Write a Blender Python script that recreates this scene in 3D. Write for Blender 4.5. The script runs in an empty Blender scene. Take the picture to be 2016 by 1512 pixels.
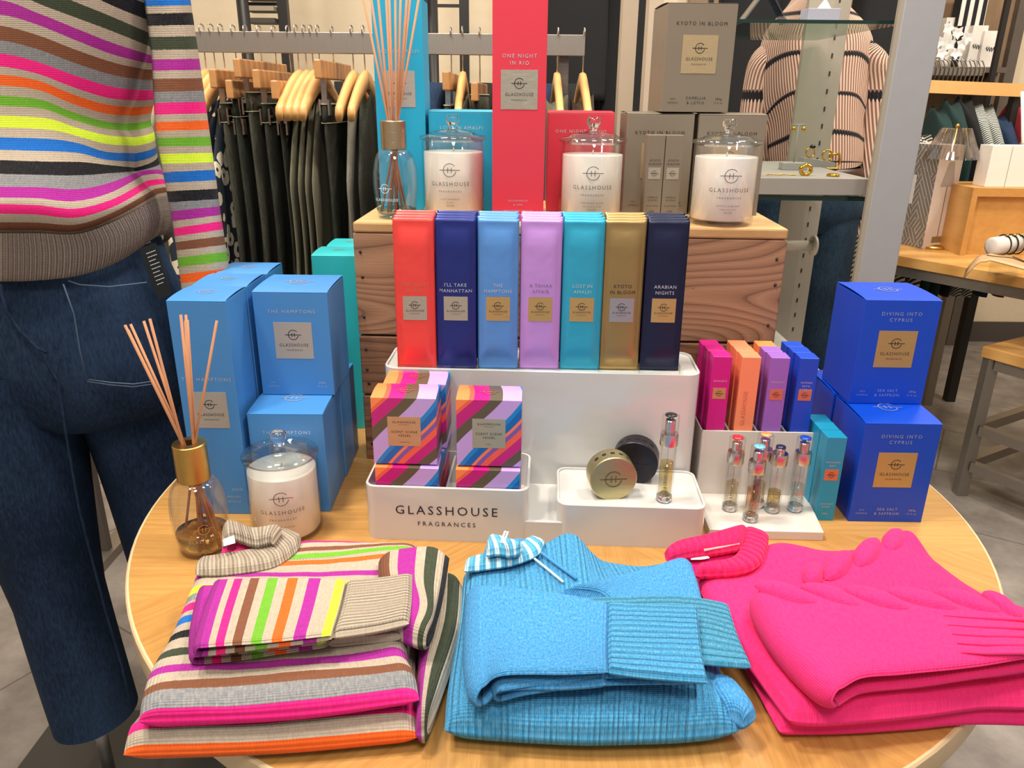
import bpy, math, random
from mathutils import Vector, Matrix, noise
random.seed(7)
PI = math.pi
scn = bpy.context.scene
COL = scn.collection
# ------------------------------------------------------------------ camera
F = 1514.0; W, Hh = 2016, 1512; PITCH = math.radians(20.5); ROLL = 0.01; EYE = 1.34; T = 0.75
fw = Vector((0, math.cos(PITCH), -math.sin(PITCH))); up0 = Vector((0, math.sin(PITCH), math.cos(PITCH))); rt0 = Vector((1, 0, 0))
RT = math.cos(ROLL)*rt0 + math.sin(ROLL)*up0; UP = -math.sin(ROLL)*rt0 + math.cos(ROLL)*up0
CAM = Vector((0, 0, EYE))
cd = bpy.data.cameras.new('camera'); cam = bpy.data.objects.new('camera', cd); COL.objects.link(cam)
m = Matrix((RT, UP, -fw)).transposed().to_4x4(); m.translation = CAM; cam.matrix_world = m
cd.sensor_width = 36; cd.lens = F/W*36; cd.clip_start = 0.02; cd.clip_end = 60
scn.camera = cam
# ------------------------------------------------------------------ light
vs = scn.view_settings; vs.view_transform = 'Standard'; vs.look = 'None'; vs.gamma = 1; vs.use_curve_mapping = False; vs.exposure = -0.08
w = bpy.data.worlds.new('world'); scn.world = w; w.use_nodes = True
w.node_tree.nodes['Background'].inputs[0].default_value = (1.0, 0.93, 0.86, 1); w.node_tree.nodes['Background'].inputs[1].default_value = 0.47
def area(name, loc, target, size, power, col=(1, .92, .82)):
    l = bpy.data.lights.new(name, 'AREA'); l.shape = 'DISK'; l.size = size; l.energy = power; l.color = col
    o = bpy.data.objects.new(name, l); COL.objects.link(o); o.location = loc
    o.rotation_euler = (Vector(target)-Vector(loc)).to_track_quat('-Z', 'Y').to_euler(); return o
area('ceiling_spot', (-1.0, 0.5, 3.1), (0, 1.0, .8), .28, 30)
area('ceiling_spot', (0.9, 0.9, 3.1), (0.1, 1.1, .8), .28, 25)
area('ceiling_spot', (0.1, -0.5, 3.0), (0.05, 1.0, .9), .6, 27, (1, .95, .9))
area('ceiling_spot', (-.6, 1.0, 3.2), (-.4, 2.0, .9), .3, 46)
area('ceiling_spot', (1.2, 2.0, 3.2), (1.1, 2.9, 1.2), .3, 42)
area('ceiling_spot', (2.6, 2.2, 3.2), (2.2, 3.3, .9), .4, 45)
area('ceiling_spot', (-1.0, 2.6, 3.2), (-.6, 3.8, 1.6), .4, 26)

# ------------------------------------------------------------------ helpers
def ray(px, py): return fw + RT*((px-1008)/F) - UP*((py-756)/F)
def gp(px, py, z=T):
    d = ray(px, py); return CAM + d*((z-EYE)/d.z)
def yp(px, py, y):
    d = ray(px, py); return CAM + d*(y/d.y)
def s2l(c): return c/12.92 if c <= .04045 else ((c+.055)/1.055)**2.4
def hx(h): return tuple(s2l(int(h[i:i+2], 16)/255) for i in (0, 2, 4)) + (1,)
LOC = {}
class MB:
    def __init__(s): s.v = []; s.f = []; s.uv = None; s.st = None; s.smooth = False; s.mi = None
    def add(s, vs, fs, mi=0):
        n = len(s.v); s.v += [tuple(x) for x in vs]; s.f += [tuple(i+n for i in f) for f in fs]
        if s.mi is not None or mi:
            if s.mi is None: s.mi = [0]*(len(s.f)-len(fs))
            s.mi += [mi]*len(fs)
        return s
    def box(s, x0, x1, y0, y1, z0, z1):
        return s.add([(x, y, z) for z in (z0, z1) for y in (y0, y1) for x in (x0, x1)],
                     [(0, 2, 3, 1), (4, 5, 7, 6), (0, 1, 5, 4), (2, 6, 7, 3), (0, 4, 6, 2), (1, 3, 7, 5)])
    def obox(s, p, q, wx, wz, upv=(0, 0, 1)):   # bar from p to q
        p, q = Vector(p), Vector(q); d = (q-p).normalized(); u = Vector(upv)
        a = d.cross(u)
        if a.length < 1e-4: a = d.cross(Vector((0, 1, 0)))
        a.normalize(); b = a.cross(d).normalized()
        vs = [e + a*(sx*wx/2) + b*(sz*wz/2) for e in (p, q) for sx, sz in ((-1, -1), (1, -1), (1, 1), (-1, 1))]
        return s.add(vs, [(0, 1, 2, 3), (7, 6, 5, 4), (0, 4, 5, 1), (1, 5, 6, 2), (2, 6, 7, 3), (3, 7, 4, 0)])
    def lathe(s, prof, c=(0, 0, 0), n=40, cap=True):
        vs = []; fs = []
        for r, z in prof:
            for i in range(n):
                a = 2*PI*i/n; vs.append((c[0]+r*math.cos(a), c[1]+r*math.sin(a), c[2]+z))
        for j in range(len(prof)-1):
            for i in range(n):
                k = (i+1) % n; fs.append((j*n+i, j*n+k, (j+1)*n+k, (j+1)*n+i))
        if cap:
            fs.append(tuple(range(n))[::-1]); b = (len(prof)-1)*n; fs.append(tuple(range(b, b+n)))
        s.smooth = True
        return s.add(vs, fs)
    def tube(s, pts, r, n=8, cap=True):
        pts = [Vector(p) for p in pts]; rs = r if isinstance(r, (list, tuple)) else [r]*len(pts)
        vs = []; fs = []; d0 = (pts[1]-pts[0]).normalized(); a = d0.orthogonal().normalized()
        for j, p in enumerate(pts):
            d = (pts[min(j+1, len(pts)-1)]-pts[max(j-1, 0)]).normalized()
            a = (a - d*a.dot(d)).normalized(); b = d.cross(a)
            for i in range(n):
                t = 2*PI*i/n; vs.append(p + a*(rs[j]*math.cos(t)) + b*(rs[j]*math.sin(t)))
        for j in range(len(pts)-1):
            for i in range(n):
                k = (i+1) % n; fs.append((j*n+i, j*n+k, (j+1)*n+k, (j+1)*n+i))
        if cap: fs.append(tuple(range(n))[::-1]); b = (len(pts)-1)*n; fs.append(tuple(range(b, b+n)))
        s.smooth = True
        return s.add(vs, fs)
    def prism(s, loop, z0, z1):     # xy loop counter-clockwise
        n = len(loop)
        return s.add([(x, y, z0) for x, y in loop]+[(x, y, z1) for x, y in loop],
                     [tuple(range(n))[::-1], tuple(range(n, 2*n))]+[(i, (i+1) % n, n+(i+1) % n, n+i) for i in range(n)])
    def xzprism(s, loop, y0, y1):
        n = len(loop)
        return s.add([(x, y0, z) for x, z in loop]+[(x, y1, z) for x, z in loop],
                     [tuple(range(n)), tuple(range(n, 2*n))[::-1]]+[((i+1) % n, i, n+i, n+(i+1) % n) for i in range(n)])
    def grid(s, P, closed=False, flip=False):
        m_, n = len(P), len(P[0]); vs = [p for r in P for p in r]; fs = []
        for j in range(m_-1):
            for i in range(n if closed else n-1):
                k = (i+1) % n; q = (j*n+i, j*n+k, (j+1)*n+k, (j+1)*n+i); fs.append(q[::-1] if flip else q)
        s.smooth = True
        return s.add(vs, fs)
def rrect(x0, x1, y0, y1, r, n=6):
    o = []
    for cx, cy, a0 in ((x1-r, y0+r, -90), (x1-r, y1-r, 0), (x0+r, y1-r, 90), (x0+r, y0+r, 180)):
        for i in range(n+1):
            a = math.radians(a0+90*i/n); o.append((cx+r*math.cos(a), cy+r*math.sin(a)))
    return o
def obj(name, mb, mat, parent=None, world=False, bev=0, auto=False):
    me = bpy.data.meshes.new(name); vs = mb.v
    if world and parent is not None:
        inv = LOC[parent.name]; vs = [(x-inv[0], y-inv[1], z-inv[2]) for x, y, z in vs]
    me.from_pydata(vs, [], mb.f)
    for mm in (mat if isinstance(mat, (list, tuple)) else [mat]): me.materials.append(mm)
    if mb.mi: me.polygons.foreach_set('material_index', mb.mi)
    if mb.uv:
        ul = me.uv_layers.new(name='UVMap'); d = [0.0]*(2*len(me.loops))
        for l in me.loops: u = mb.uv[l.vertex_index]; d[2*l.index] = u[0]; d[2*l.index+1] = u[1]
        ul.data.foreach_set('uv', d)
    if mb.st:
        at = me.attributes.new('st', 'FLOAT', 'POINT'); at.data.foreach_set('value', mb.st)
    if mb.smooth: me.polygons.foreach_set('use_smooth', [True]*len(me.polygons))
    me.update()
    o = bpy.data.objects.new(name, me); COL.objects.link(o)
    if parent is not None: o.parent = parent
    if bev:
        b = o.modifiers.new('b', 'BEVEL'); b.width = bev; b.segments = 2; b.limit_method = 'ANGLE'; b.angle_limit = .6
    if mb.smooth and auto:
        try: me.set_sharp_from_angle(angle=math.radians(38))
        except Exception: pass
    return o
def thing(name, label, cat, loc=(0, 0, 0), rz=0, group=None):
    o = bpy.data.objects.new(name, None); COL.objects.link(o); o.empty_display_size = .05
    o.location = loc; o.rotation_euler = (0, 0, rz); o['label'] = label; o['category'] = cat; LOC[o.name] = tuple(loc)
    if group: o['group'] = group
    return o
def tag(o, label, cat, group=None):
    o['label'] = label; o['category'] = cat
    if group: o['group'] = group
    return o
def struct(name, mb, mat, **k):
    o = obj(name, mb, mat, **k); o['kind'] = 'structure'; return o
def dup(root, loc, rz=None, label=None, group=None):
    def rec(o, par):
        c = o.copy(); COL.objects.link(c)
        if par: c.parent = par
        for ch in list(o.children): rec(ch, c)
        return c
    r = rec(root, None); r.location = loc; LOC[r.name] = tuple(loc)
    if rz is not None: r.rotation_euler = (0, 0, rz)
    if label: r['label'] = label
    if group: r['group'] = group
    return r
# ------------------------------------------------------------------ materials
MC = {}
def NT(name):
    m_ = bpy.data.materials.new(name); m_.use_nodes = True; nt = m_.node_tree
    return m_, nt, nt.nodes['Principled BSDF']
def N(nt, t, **k):
    n = nt.nodes.new(t)
    for a, b in k.items(): setattr(n, a, b)
    return n
def MA(nt, op, a, b=None):
    n = nt.nodes.new('ShaderNodeMath'); n.operation = op
    for i, x in enumerate((a, b)):
        if x is None: continue
        if isinstance(x, (int, float)): n.inputs[i].default_value = x
        else: nt.links.new(x, n.inputs[i])
    return n.outputs[0]
def mixc(nt, fac, a, b):
    n = nt.nodes.new('ShaderNodeMix'); n.data_type = 'RGBA'
    for s, x in ((n.inputs[0], fac), (n.inputs[6], a), (n.inputs[7], b)):
        if isinstance(x, (int, float)): s.default_value = x
        elif isinstance(x, tuple): s.default_value = x
        else: nt.links.new(x, s)
    return n.outputs[2]
def ramp(nt, fac, stops, interp='CONSTANT'):
    n = nt.nodes.new('ShaderNodeValToRGB'); cr = n.color_ramp; cr.interpolation = interp
    while len(cr.elements) < len(stops): cr.elements.new(.5)
    for e, (p, c) in zip(cr.elements, sorted(stops, key=lambda q: q[0])): pass
    ss = sorted(stops, key=lambda q: q[0])
    for i, (p, c) in enumerate(ss): cr.elements[i].position = p; cr.elements[i].color = c
    nt.links.new(fac, n.inputs[0]); return n.outputs[0]
def tex_noise(nt, vec, scale, detail=3, rough=.55):
    n = N(nt, 'ShaderNodeTexNoise'); n.inputs['Scale'].default_value = scale; n.inputs['Detail'].default_value = detail; n.inputs['Roughness'].default_value = rough
    if vec is not None: nt.links.new(vec, n.inputs['Vector'])
    return n.outputs[0]
def objco(nt, scale=(1, 1, 1)):
    t = N(nt, 'ShaderNodeTexCoord'); mp = N(nt, 'ShaderNodeMapping'); mp.inputs['Scale'].default_value = scale
    nt.links.new(t.outputs['Object'], mp.inputs[0]); return mp.outputs[0]
def bump(nt, b, h, dist, strength=1.0):
    n = N(nt, 'ShaderNodeBump'); n.inputs['Distance'].default_value = dist; n.inputs['Strength'].default_value = strength
    nt.links.new(h, n.inputs['Height']); nt.links.new(n.outputs[0], b.inputs['Normal'])
def M(name, col, rough=.5, metal=0, var=.05, nscale=30, spec=.5, coat=0, bmp=0):
    k = (name, col)
    if k in MC: return MC[k]
    m_, nt, b = NT(name); c = hx(col)
    co = objco(nt); nz = tex_noise(nt, co, nscale)
    lo = tuple(x*(1-var) for x in c[:3])+(1,); hi = tuple(min(1, x*(1+var)) for x in c[:3])+(1,)
    nt.links.new(mixc(nt, nz, lo, hi), b.inputs['Base Color'])
    b.inputs['Roughness'].default_value = rough; b.inputs['Metallic'].default_value = metal
    b.inputs['Specular IOR Level'].default_value = spec; b.inputs['Coat Weight'].default_value = coat
    if bmp: bump(nt, b, nz, bmp)
    MC[k] = m_; return m_
def brushed(name, col, rough=.35, axis=(1, 1, 60)):
    k = ('br', name, col)
    if k in MC: return MC[k]
    m_, nt, b = NT(name); c = hx(col); nz = tex_noise(nt, objco(nt, axis), 40, 4)
    nt.links.new(mixc(nt, nz, tuple(x*.8 for x in c[:3])+(1,), c), b.inputs['Base Color'])
    b.inputs['Metallic'].default_value = .6 if 'foil' in name or 'letter' in name else (.85 if 'steel' in name else 1); b.inputs['Roughness'].default_value = rough; bump(nt, b, nz, .0002)
    MC[k] = m_; return m_
def glassm(name, col='FFFFFF', amount=.12, rough=0.02):
    k = ('gl', name, col)
    if k in MC: return MC[k]
    m_, nt, b = NT(name); nt.nodes.remove(b); out = nt.nodes['Material Output']
    tr = N(nt, 'ShaderNodeBsdfTransparent'); tr.inputs[0].default_value = hx(col)
    gl = N(nt, 'ShaderNodeBsdfGlossy'); gl.inputs['Roughness'].default_value = rough
    lw = N(nt, 'ShaderNodeLayerWeight'); lw.inputs[0].default_value = .25
    f = MA(nt, 'ADD', MA(nt, 'MULTIPLY', lw.outputs['Facing'], .38), amount*.12)
    mx = N(nt, 'ShaderNodeMixShader'); nt.links.new(f, mx.inputs[0]); nt.links.new(tr.outputs[0], mx.inputs[1]); nt.links.new(gl.outputs[0], mx.inputs[2])
    nt.links.new(mx.outputs[0], out.inputs[0]); MC[k] = m_; return m_
def realglass(name, col='FFFFFF', ior=1.45, rough=0.0):
    k = ('rg', name, col)
    if k in MC: return MC[k]
    m_, nt, b = NT(name); b.inputs['Base Color'].default_value = hx(col); b.inputs['Transmission Weight'].default_value = 1
    b.inputs['Roughness'].default_value = rough; b.inputs['IOR'].default_value = ior; MC[k] = m_; return m_
def wood(name, c1, c2, scale=(2, 14, 14), rough=.45, dist=3.0, rings=False):
    k = ('wd', name)
    if k in MC: return MC[k]
    m_, nt, b = NT(name); co = objco(nt, scale)
    wv = N(nt, 'ShaderNodeTexWave'); wv.wave_type = 'BANDS'; wv.bands_direction = 'Z' if rings else 'Y'; wv.inputs['Scale'].default_value = 1.4
    wv.inputs['Distortion'].default_value = dist; wv.inputs['Detail'].default_value = 3; wv.inputs['Detail Scale'].default_value = 1.2
    nt.links.new(co, wv.inputs[0]); nz = tex_noise(nt, co, 6, 5)
    f = MA(nt, 'ADD', MA(nt, 'MULTIPLY', wv.outputs['Fac'], .55), MA(nt, 'MULTIPLY', nz, .5))
    nt.links.new(ramp(nt, f, [(.1, hx(c1)), (.85, hx(c2))], 'LINEAR'), b.inputs['Base Color'])
    b.inputs['Roughness'].default_value = rough; bump(nt, b, f, .00012); MC[k] = m_; return m_
def knit(name, col='888888', col2=None, heather=.35, hscale=220, stops=None, rib=0, ribh=.0012, ribax=0, stitch=300, sth=.0006, lines=None, rough=.95, ribcol=0, fuzz=.08):
    """UV in metres; rib = ribs per metre across axis ribax; stops = colour ramp over attribute st"""
    m_, nt, b = NT(name); uvn = N(nt, 'ShaderNodeUVMap'); sp = N(nt, 'ShaderNodeSeparateXYZ'); nt.links.new(uvn.outputs[0], sp.inputs[0])
    U, V = sp.outputs[0], sp.outputs[1]
    if stops:
        at = N(nt, 'ShaderNodeAttribute', attribute_name='st'); wob = MA(nt, 'MULTIPLY', MA(nt, 'SUBTRACT', tex_noise(nt, uvn.outputs[0], 500, 1), .5), .004)
        base = ramp(nt, MA(nt, 'ADD', at.outputs['Fac'], wob), stops)
    else:
        c = N(nt, 'ShaderNodeRGB'); c.outputs[0].default_value = hx(col); base = c.outputs[0]
    mp = N(nt, 'ShaderNodeMapping'); mp.inputs['Scale'].default_value = (1, .45, 1); nt.links.new(uvn.outputs[0], mp.inputs[0])
    hz = tex_noise(nt, mp.outputs[0], hscale, 4, .7)
    hf = ramp(nt, hz, [(.38, (0, 0, 0, 1)), (.68, (1, 1, 1, 1))], 'LINEAR')
    if stops:
        hc = (hx(C_['be']), hx(C_['gr'])); mk = ramp(nt, MA(nt, 'ADD', at.outputs['Fac'], wob), [(p_, (1, 1, 1, 1) if c_ in hc else (.12, .12, .12, 1)) for p_, c_ in stops]); hf = MA(nt, 'MULTIPLY', hf, mk)
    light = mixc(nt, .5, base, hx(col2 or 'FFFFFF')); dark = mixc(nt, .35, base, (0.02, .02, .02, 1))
    c1 = mixc(nt, MA(nt, 'MULTIPLY', hf, heather), base, light)
    hz2 = tex_noise(nt, uvn.outputs[0], hscale*.35, 3, .6); hf2 = ramp(nt, hz2, [(.45, (0, 0, 0, 1)), (.8, (1, 1, 1, 1))], 'LINEAR')
    c2 = mixc(nt, MA(nt, 'MULTIPLY', hf2, heather*.6), c1, dark)
    h = MA(nt, 'MULTIPLY', MA(nt, 'SINE', MA(nt, 'MULTIPLY', U, stitch*2*PI)), .5)
    h2 = MA(nt, 'MULTIPLY', MA(nt, 'SINE', MA(nt, 'MULTIPLY', V, stitch*1.3*2*PI)), .35)
    tot = MA(nt, 'MULTIPLY', MA(nt, 'ADD', MA(nt, 'ADD', h, h2), MA(nt, 'MULTIPLY', hz, 1.2)), sth)
    if rib:
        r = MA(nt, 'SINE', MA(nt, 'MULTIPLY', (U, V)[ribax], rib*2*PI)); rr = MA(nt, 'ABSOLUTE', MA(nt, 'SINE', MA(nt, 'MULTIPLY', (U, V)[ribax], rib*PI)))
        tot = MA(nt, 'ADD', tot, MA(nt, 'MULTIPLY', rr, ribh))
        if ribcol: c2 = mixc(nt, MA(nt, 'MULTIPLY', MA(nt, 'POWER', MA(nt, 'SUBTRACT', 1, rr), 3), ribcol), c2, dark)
    nt.links.new(c2, b.inputs['Base Color']); b.inputs['Roughness'].default_value = rough; b.inputs['Specular IOR Level'].default_value = .2
    b.inputs['Sheen Weight'].default_value = fuzz; b.inputs['Sheen Roughness'].default_value = .5
    nt.links.new(mixc(nt, .5, c2, (1, 1, 1, 1)), b.inputs['Sheen Tint'])
    bump(nt, b, tot, 1.0); return m_
def denim(name, col, col2='8FA6BE', seam=False):
    m_, nt, b = NT(name); co = objco(nt, (1, 1, .25)); a = tex_noise(nt, co, 260, 3, .7); g = tex_noise(nt, objco(nt, (1, 1, .5)), 5, 3)
    f = MA(nt, 'ADD', MA(nt, 'MULTIPLY', a, .4), MA(nt, 'MULTIPLY', g, .55))
    nt.links.new(ramp(nt, f, [(.38, hx(col)), (.85, hx(col2))], 'LINEAR'), b.inputs['Base Color']); b.inputs['Roughness'].default_value = .9
    b.inputs['Specular IOR Level'].default_value = .2; bump(nt, b, a, .0008); return m_
# ------------------------------------------------------------------ text & emblem
TC = {}
def text_geo(s, sp=1.15):
    k = (s, sp)
    if k in TC: return TC[k]
    cu = bpy.data.curves.new('t', 'FONT'); cu.body = s; cu.size = 1; cu.resolution_u = 2; cu.space_character = sp; cu.fill_mode = 'BOTH'
    o = bpy.data.objects.new('t', cu); me = bpy.data.meshes.new_from_object(o)
    vs = [(v.co.x, v.co.y) for v in me.vertices]; fs = [tuple(p.vertices) for p in me.polygons]
    bpy.data.objects.remove(o); bpy.data.meshes.remove(me); bpy.data.curves.remove(cu)
    xs = [v[0] for v in vs]; ys = [v[1] for v in vs]; cx = (min(xs)+max(xs))/2; w_ = max(xs)-min(xs); y0 = 0; ch = .7
    TC[k] = ([((x-cx), y) for x, y in vs], fs, w_); return TC[k]
def put_text(mb, s, x, z, h, y=0, sp=1.15, maxw=None, f=None, rot=0):
    """front-facing text centred at x, baseline z, cap height h on the plane y (facing -y); f maps (x,z)->3D"""
    vs, fs, w_ = text_geo(s, sp); k = h/.7; kx = k
    if maxw: kx = min(k, maxw/w_) if rot == 0 else maxw/w_; k = min(k, kx*1.25) if False else k
    out = []
    for a, b in vs:
        X, Z = a*kx, b*k
        if rot: X, Z = -Z, X
        out.append(f(x+X, z+Z) if f else (x+X, y, z+Z))
    mb.add(out, fs)
def emblem(mb, x, z, r, y=0, f=None, w_=.07):
    g = f or (lambda a, b: (a, y, b))
    def quad(pts): mb.add([g(*p) for p in pts], [(0, 1, 2, 3)])
    n = 28; a0, a1 = math.radians(38), math.radians(350); t = r*w_
    for i in range(n):
        p, q = a0+(a1-a0)*i/n, a0+(a1-a0)*(i+1)/n
        quad([(x+(r-t)*math.cos(p), z+(r-t)*math.sin(p)), (x+(r+t)*math.cos(p), z+(r+t)*math.sin(p)), (x+(r+t)*math.cos(q), z+(r+t)*math.sin(q)), (x+(r-t)*math.cos(q), z+(r-t)*math.sin(q))])
    quad([(x-1.65*r, z-t), (x+1.65*r, z-t), (x+1.65*r, z+t), (x-1.65*r, z+t)])
    for sx in (-.27, .27):
        quad([(x+sx*r-t, z-.42*r), (x+sx*r+t, z-.42*r), (x+sx*r+t, z+.42*r), (x+sx*r-t, z+.42*r)])
# ------------------------------------------------------------------ setting
def floor_mat():
    m_, nt, b = NT('grey_tile'); co = objco(nt)
    br = N(nt, 'ShaderNodeTexBrick'); br.offset = .5; br.inputs['Scale'].default_value = 1; br.inputs['Brick Width'].default_value = .9; br.inputs['Row Height'].default_value = .45
    br.inputs['Mortar Size'].default_value = .003; br.inputs['Color1'].default_value = (1, 1, 1, 1); br.inputs['Color2'].default_value = (.86, .86, .86, 1); br.inputs['Mortar'].default_value = (.45, .45, .45, 1)
    mp = N(nt, 'ShaderNodeMapping'); mp.inputs['Rotation'].default_value = (0, 0, .55); nt.links.new(co, mp.inputs[0]); nt.links.new(mp.outputs[0], br.inputs[0])
    nz = tex_noise(nt, co, 5, 6, .65); base = ramp(nt, nz, [(.3, hx('6C635D')), (.7, hx('A89E95'))], 'LINEAR')
    mul = N(nt, 'ShaderNodeMix'); mul.data_type = 'RGBA'; mul.blend_type = 'MULTIPLY'; mul.inputs[0].default_value = 1
    nt.links.new(base, mul.inputs[6]); nt.links.new(br.outputs[0], mul.inputs[7]); nt.links.new(mul.outputs[2], b.inputs['Base Color'])
    b.inputs['Roughness'].default_value = .45; bump(nt, b, nz, .001); return m_
struct('floor', MB().box(-3, 4.2, -1, 5, -.1, 0), floor_mat())
struct('wall_back', MB().box(-3, 4.2, 4.4, 4.5, 0, 3.3), M('cream_wall', 'D8C6A8', .8, bmp=.001))
struct('wall_right', MB().box(4.1, 4.2, -1, 4.4, 0, 3.3), M('cream_wall', 'D8C6A8', .8))
struct('wall_left', MB().box(-3, -2.9, -1, 4.4, 0, 3.3), M('cream_wall', 'D8C6A8', .8))
struct('baseboard_back', MB().box(-2.9, 4.1, 4.385, 4.4, 0, .12), M('dark_trim', '4A423C', .5))
# ------------------------------------------------------------------ round table
def table_mat():
    m_, nt, b = NT('oak_veneer'); t = N(nt, 'ShaderNodeTexCoord'); sp = N(nt, 'ShaderNodeSeparateXYZ'); nt.links.new(t.outputs['Object'], sp.inputs[0])
    ang = MA(nt, 'ARCTAN2', sp.outputs[1], sp.outputs[0]); sec = MA(nt, 'FLOOR', MA(nt, 'MULTIPLY', MA(nt, 'ADD', ang, .28), 8/(2*PI)))
    vr = N(nt, 'ShaderNodeVectorRotate'); vr.rotation_type = 'Z_AXIS'; nt.links.new(t.outputs['Object'], vr.inputs[0])
    nt.links.new(MA(nt, 'MULTIPLY', MA(nt, 'MULTIPLY', sec, -1), 2*PI/8), vr.inputs['Angle'])
    mp = N(nt, 'ShaderNodeMapping'); mp.inputs['Scale'].default_value = (1.2, 22, 1); nt.links.new(vr.outputs[0], mp.inputs[0])
    nz = tex_noise(nt, mp.outputs[0], 7, 6, .6); wn = N(nt, 'ShaderNodeTexWhiteNoise', noise_dimensions='1D'); nt.links.new(sec, wn.inputs['W'])
    mp2 = N(nt, 'ShaderNodeMapping'); mp2.inputs['Scale'].default_value = (8, 300, 1); nt.links.new(vr.outputs[0], mp2.inputs[0]); fl = tex_noise(nt, mp2.outputs[0], 3, 2)
    f = MA(nt, 'ADD', MA(nt, 'ADD', MA(nt, 'MULTIPLY', nz, .6), MA(nt, 'MULTIPLY', fl, .25)), MA(nt, 'MULTIPLY', wn.outputs[0], .22))
    nt.links.new(ramp(nt, f, [(.25, hx('A87536')), (.8, hx('D3A25C'))], 'LINEAR'), b.inputs['Base Color'])
    b.inputs['Roughness'].default_value = .42; b.inputs['Coat Weight'].default_value = .15; bump(nt, b, fl, .0002); return m_
TCX, TCY, TR = .07, 1.09, .62
tb = thing('round_table', 'round pale oak display table carrying the candles and folded sweaters', 'table', (TCX, TCY, 0))
obj('table_top', MB().lathe([(0.001, T-.004), (TR-.004, T-.004), (TR-.004, T)], n=128, cap=False).lathe([(TR-.004, T), (0.001, T)], n=128, cap=False), table_mat(), tb, auto=True)
obj('edge_band', MB().lathe([(TR-.02, T-.034), (TR-.001, T-.034), (TR, T-.032), (TR, T-.002), (TR-.002, T+.0003), (TR-.0045, T+.0003)], n=128, cap=False), M('edge_band', 'D9BE93', .4), tb, auto=True)
obj('underside', MB().lathe([(0.001, T-.033), (TR-.012, T-.033), (TR-.012, T-.006), (0.001, T-.006)], n=96), M('table_under', '9C7A4E', .6), tb)
obj('pedestal', MB().lathe([(.05, .02), (.045, .1), (.04, T-.06), (.18, T-.034)], n=40), M('dark_steel', '3A3836', .4, 1), tb)
obj('base_plate', MB().lathe([(.32, 0), (.32, .012), (.05, .03)], n=64), M('dark_steel', '3A3836', .4, 1), tb)
# ------------------------------------------------------------------ cartons
SILVER = brushed('silver_foil', 'C9C4BC', .35); GOLD = brushed('gold_foil', 'C9A66B', .4); CHAMP = brushed('champagne_foil', 'BDB4A2', .38); ROSE = brushed('rose_foil', 'D98A6A', .4)
INK = M('black_ink', '1C1A1E', .4); FOILTXT = brushed('silver_lettering', 'D8DCE4', .3); DARKTXT = M('dark_foil_lettering', '3A342C', .3, .4)
def carton(name, label, cat, loc, rz, w_, d, h, mat, lmat, title=None, foot=None, tmat=None, lab=None, group=None, lidmat=None, lz=.5, fs=1.0, rows=None, toplogo=True):
    t = thing(name, label, cat, loc, rz, group)
    g = .0035*min(1, h/.1)
    b = MB(); b.box(-w_/2, w_/2, 0, d, 0, h-g); obj('body', b, mat, t, bev=.0008)
    P = []; n = 10
    for j in range(n+1):
        y = d*j/n; z = h-g+.0006+(g-.0006)*math.sin(PI*min(1, j/n*.92+.0))**.6 if j else h-g+.0005
        P.append([(-w_/2, y, z), (w_/2, y, z)])
    lid = MB(); lid.grid(P); lid.grid([[(x, y, z-.0006) for x, y, z in r] for r in P], flip=True); lid.smooth = True
    obj('lid_flap', lid, lidmat or mat, t)
    y = -.0004
    if lab:
        lw, lh, lc = lab
        o = MB().box(-lw/2, lw/2, y, 0.0, lc-lh/2, lc+lh/2); lb = obj('label_panel', o, lmat, t)
        k = MB(); y2 = y-.0002
        emblem(k, 0, lc+lh*.16, lw*.13, y2); put_text(k, 'GLASSHOUSE', 0, lc-lh*.16, lw*.085, y2, 1.25, lw*.76); put_text(k, 'FRAGRANCES', 0, lc-lh*.28, lw*.04, y2, 1.4, lw*.42)
        obj('lettering', k, INK, lb)
    k = MB()
    if title:
        for i, s in enumerate(title): put_text(k, s, 0, rows[i] if rows else lz*h-i*.0095*fs, .0052*fs, -.0004, 1.35, w_*.82 if len(s) > 12 else None)
    if foot:
        for nm_, sel in (('type_lettering', lambda q: q < -.1), ('scent_lettering', lambda q: abs(q) <= .1), ('weight_lettering', lambda q: q > .1)):
            kk_ = MB()
            for s, fx, fz, fh in foot:
                if sel(fx): put_text(kk_, s, fx*w_, fz*h, fh, -.0004, 1.25)
            if kk_.v: obj(nm_, kk_, tmat, t)
    if k.v: obj('title_lettering', k, tmat, t)
    if toplogo:
        k = MB(); zt = h+.0004; kk = w_*.12
        emblem(k, 0, d*.5, kk, f=lambda a, bb: (a, bb, h-g+.0006+(g-.0006)*math.sin(PI*min(1, bb/d*.92))**.6+.0006)); obj('lid_emblem', k, tmat or INK, t)
    return t
BLUE = M('hampton_blue', '4386C6', .38, var=.02); TEAL = M('amalfi_teal', '25A9B8', .36, var=.03); RED = M('rio_coral', 'D9384A', .38, var=.03)
TAUPE = M('kyoto_taupe', '7C7161', .38, var=.03); COB = M('cyprus_cobalt', '0043BE', .4, var=.04)
FT = lambda a, b, c, d=.005: [(a[0], -.34, .115, .0026), (a[1], -.34, .08, .0026), (b[0], 0, .12, .0042), (b[1], 0, .075, .0042), (c[0], .34, .115, .0032), (c[1], .34, .08, .0028)]
hamp_f = FT(('SOY', 'CANDLE'), ('TEAK &', 'MARINE'), ('380g', '13.4 oz'))
LAB = (.056, .056, .086)
CW, CD, CHT = .109, .111, .162
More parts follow.
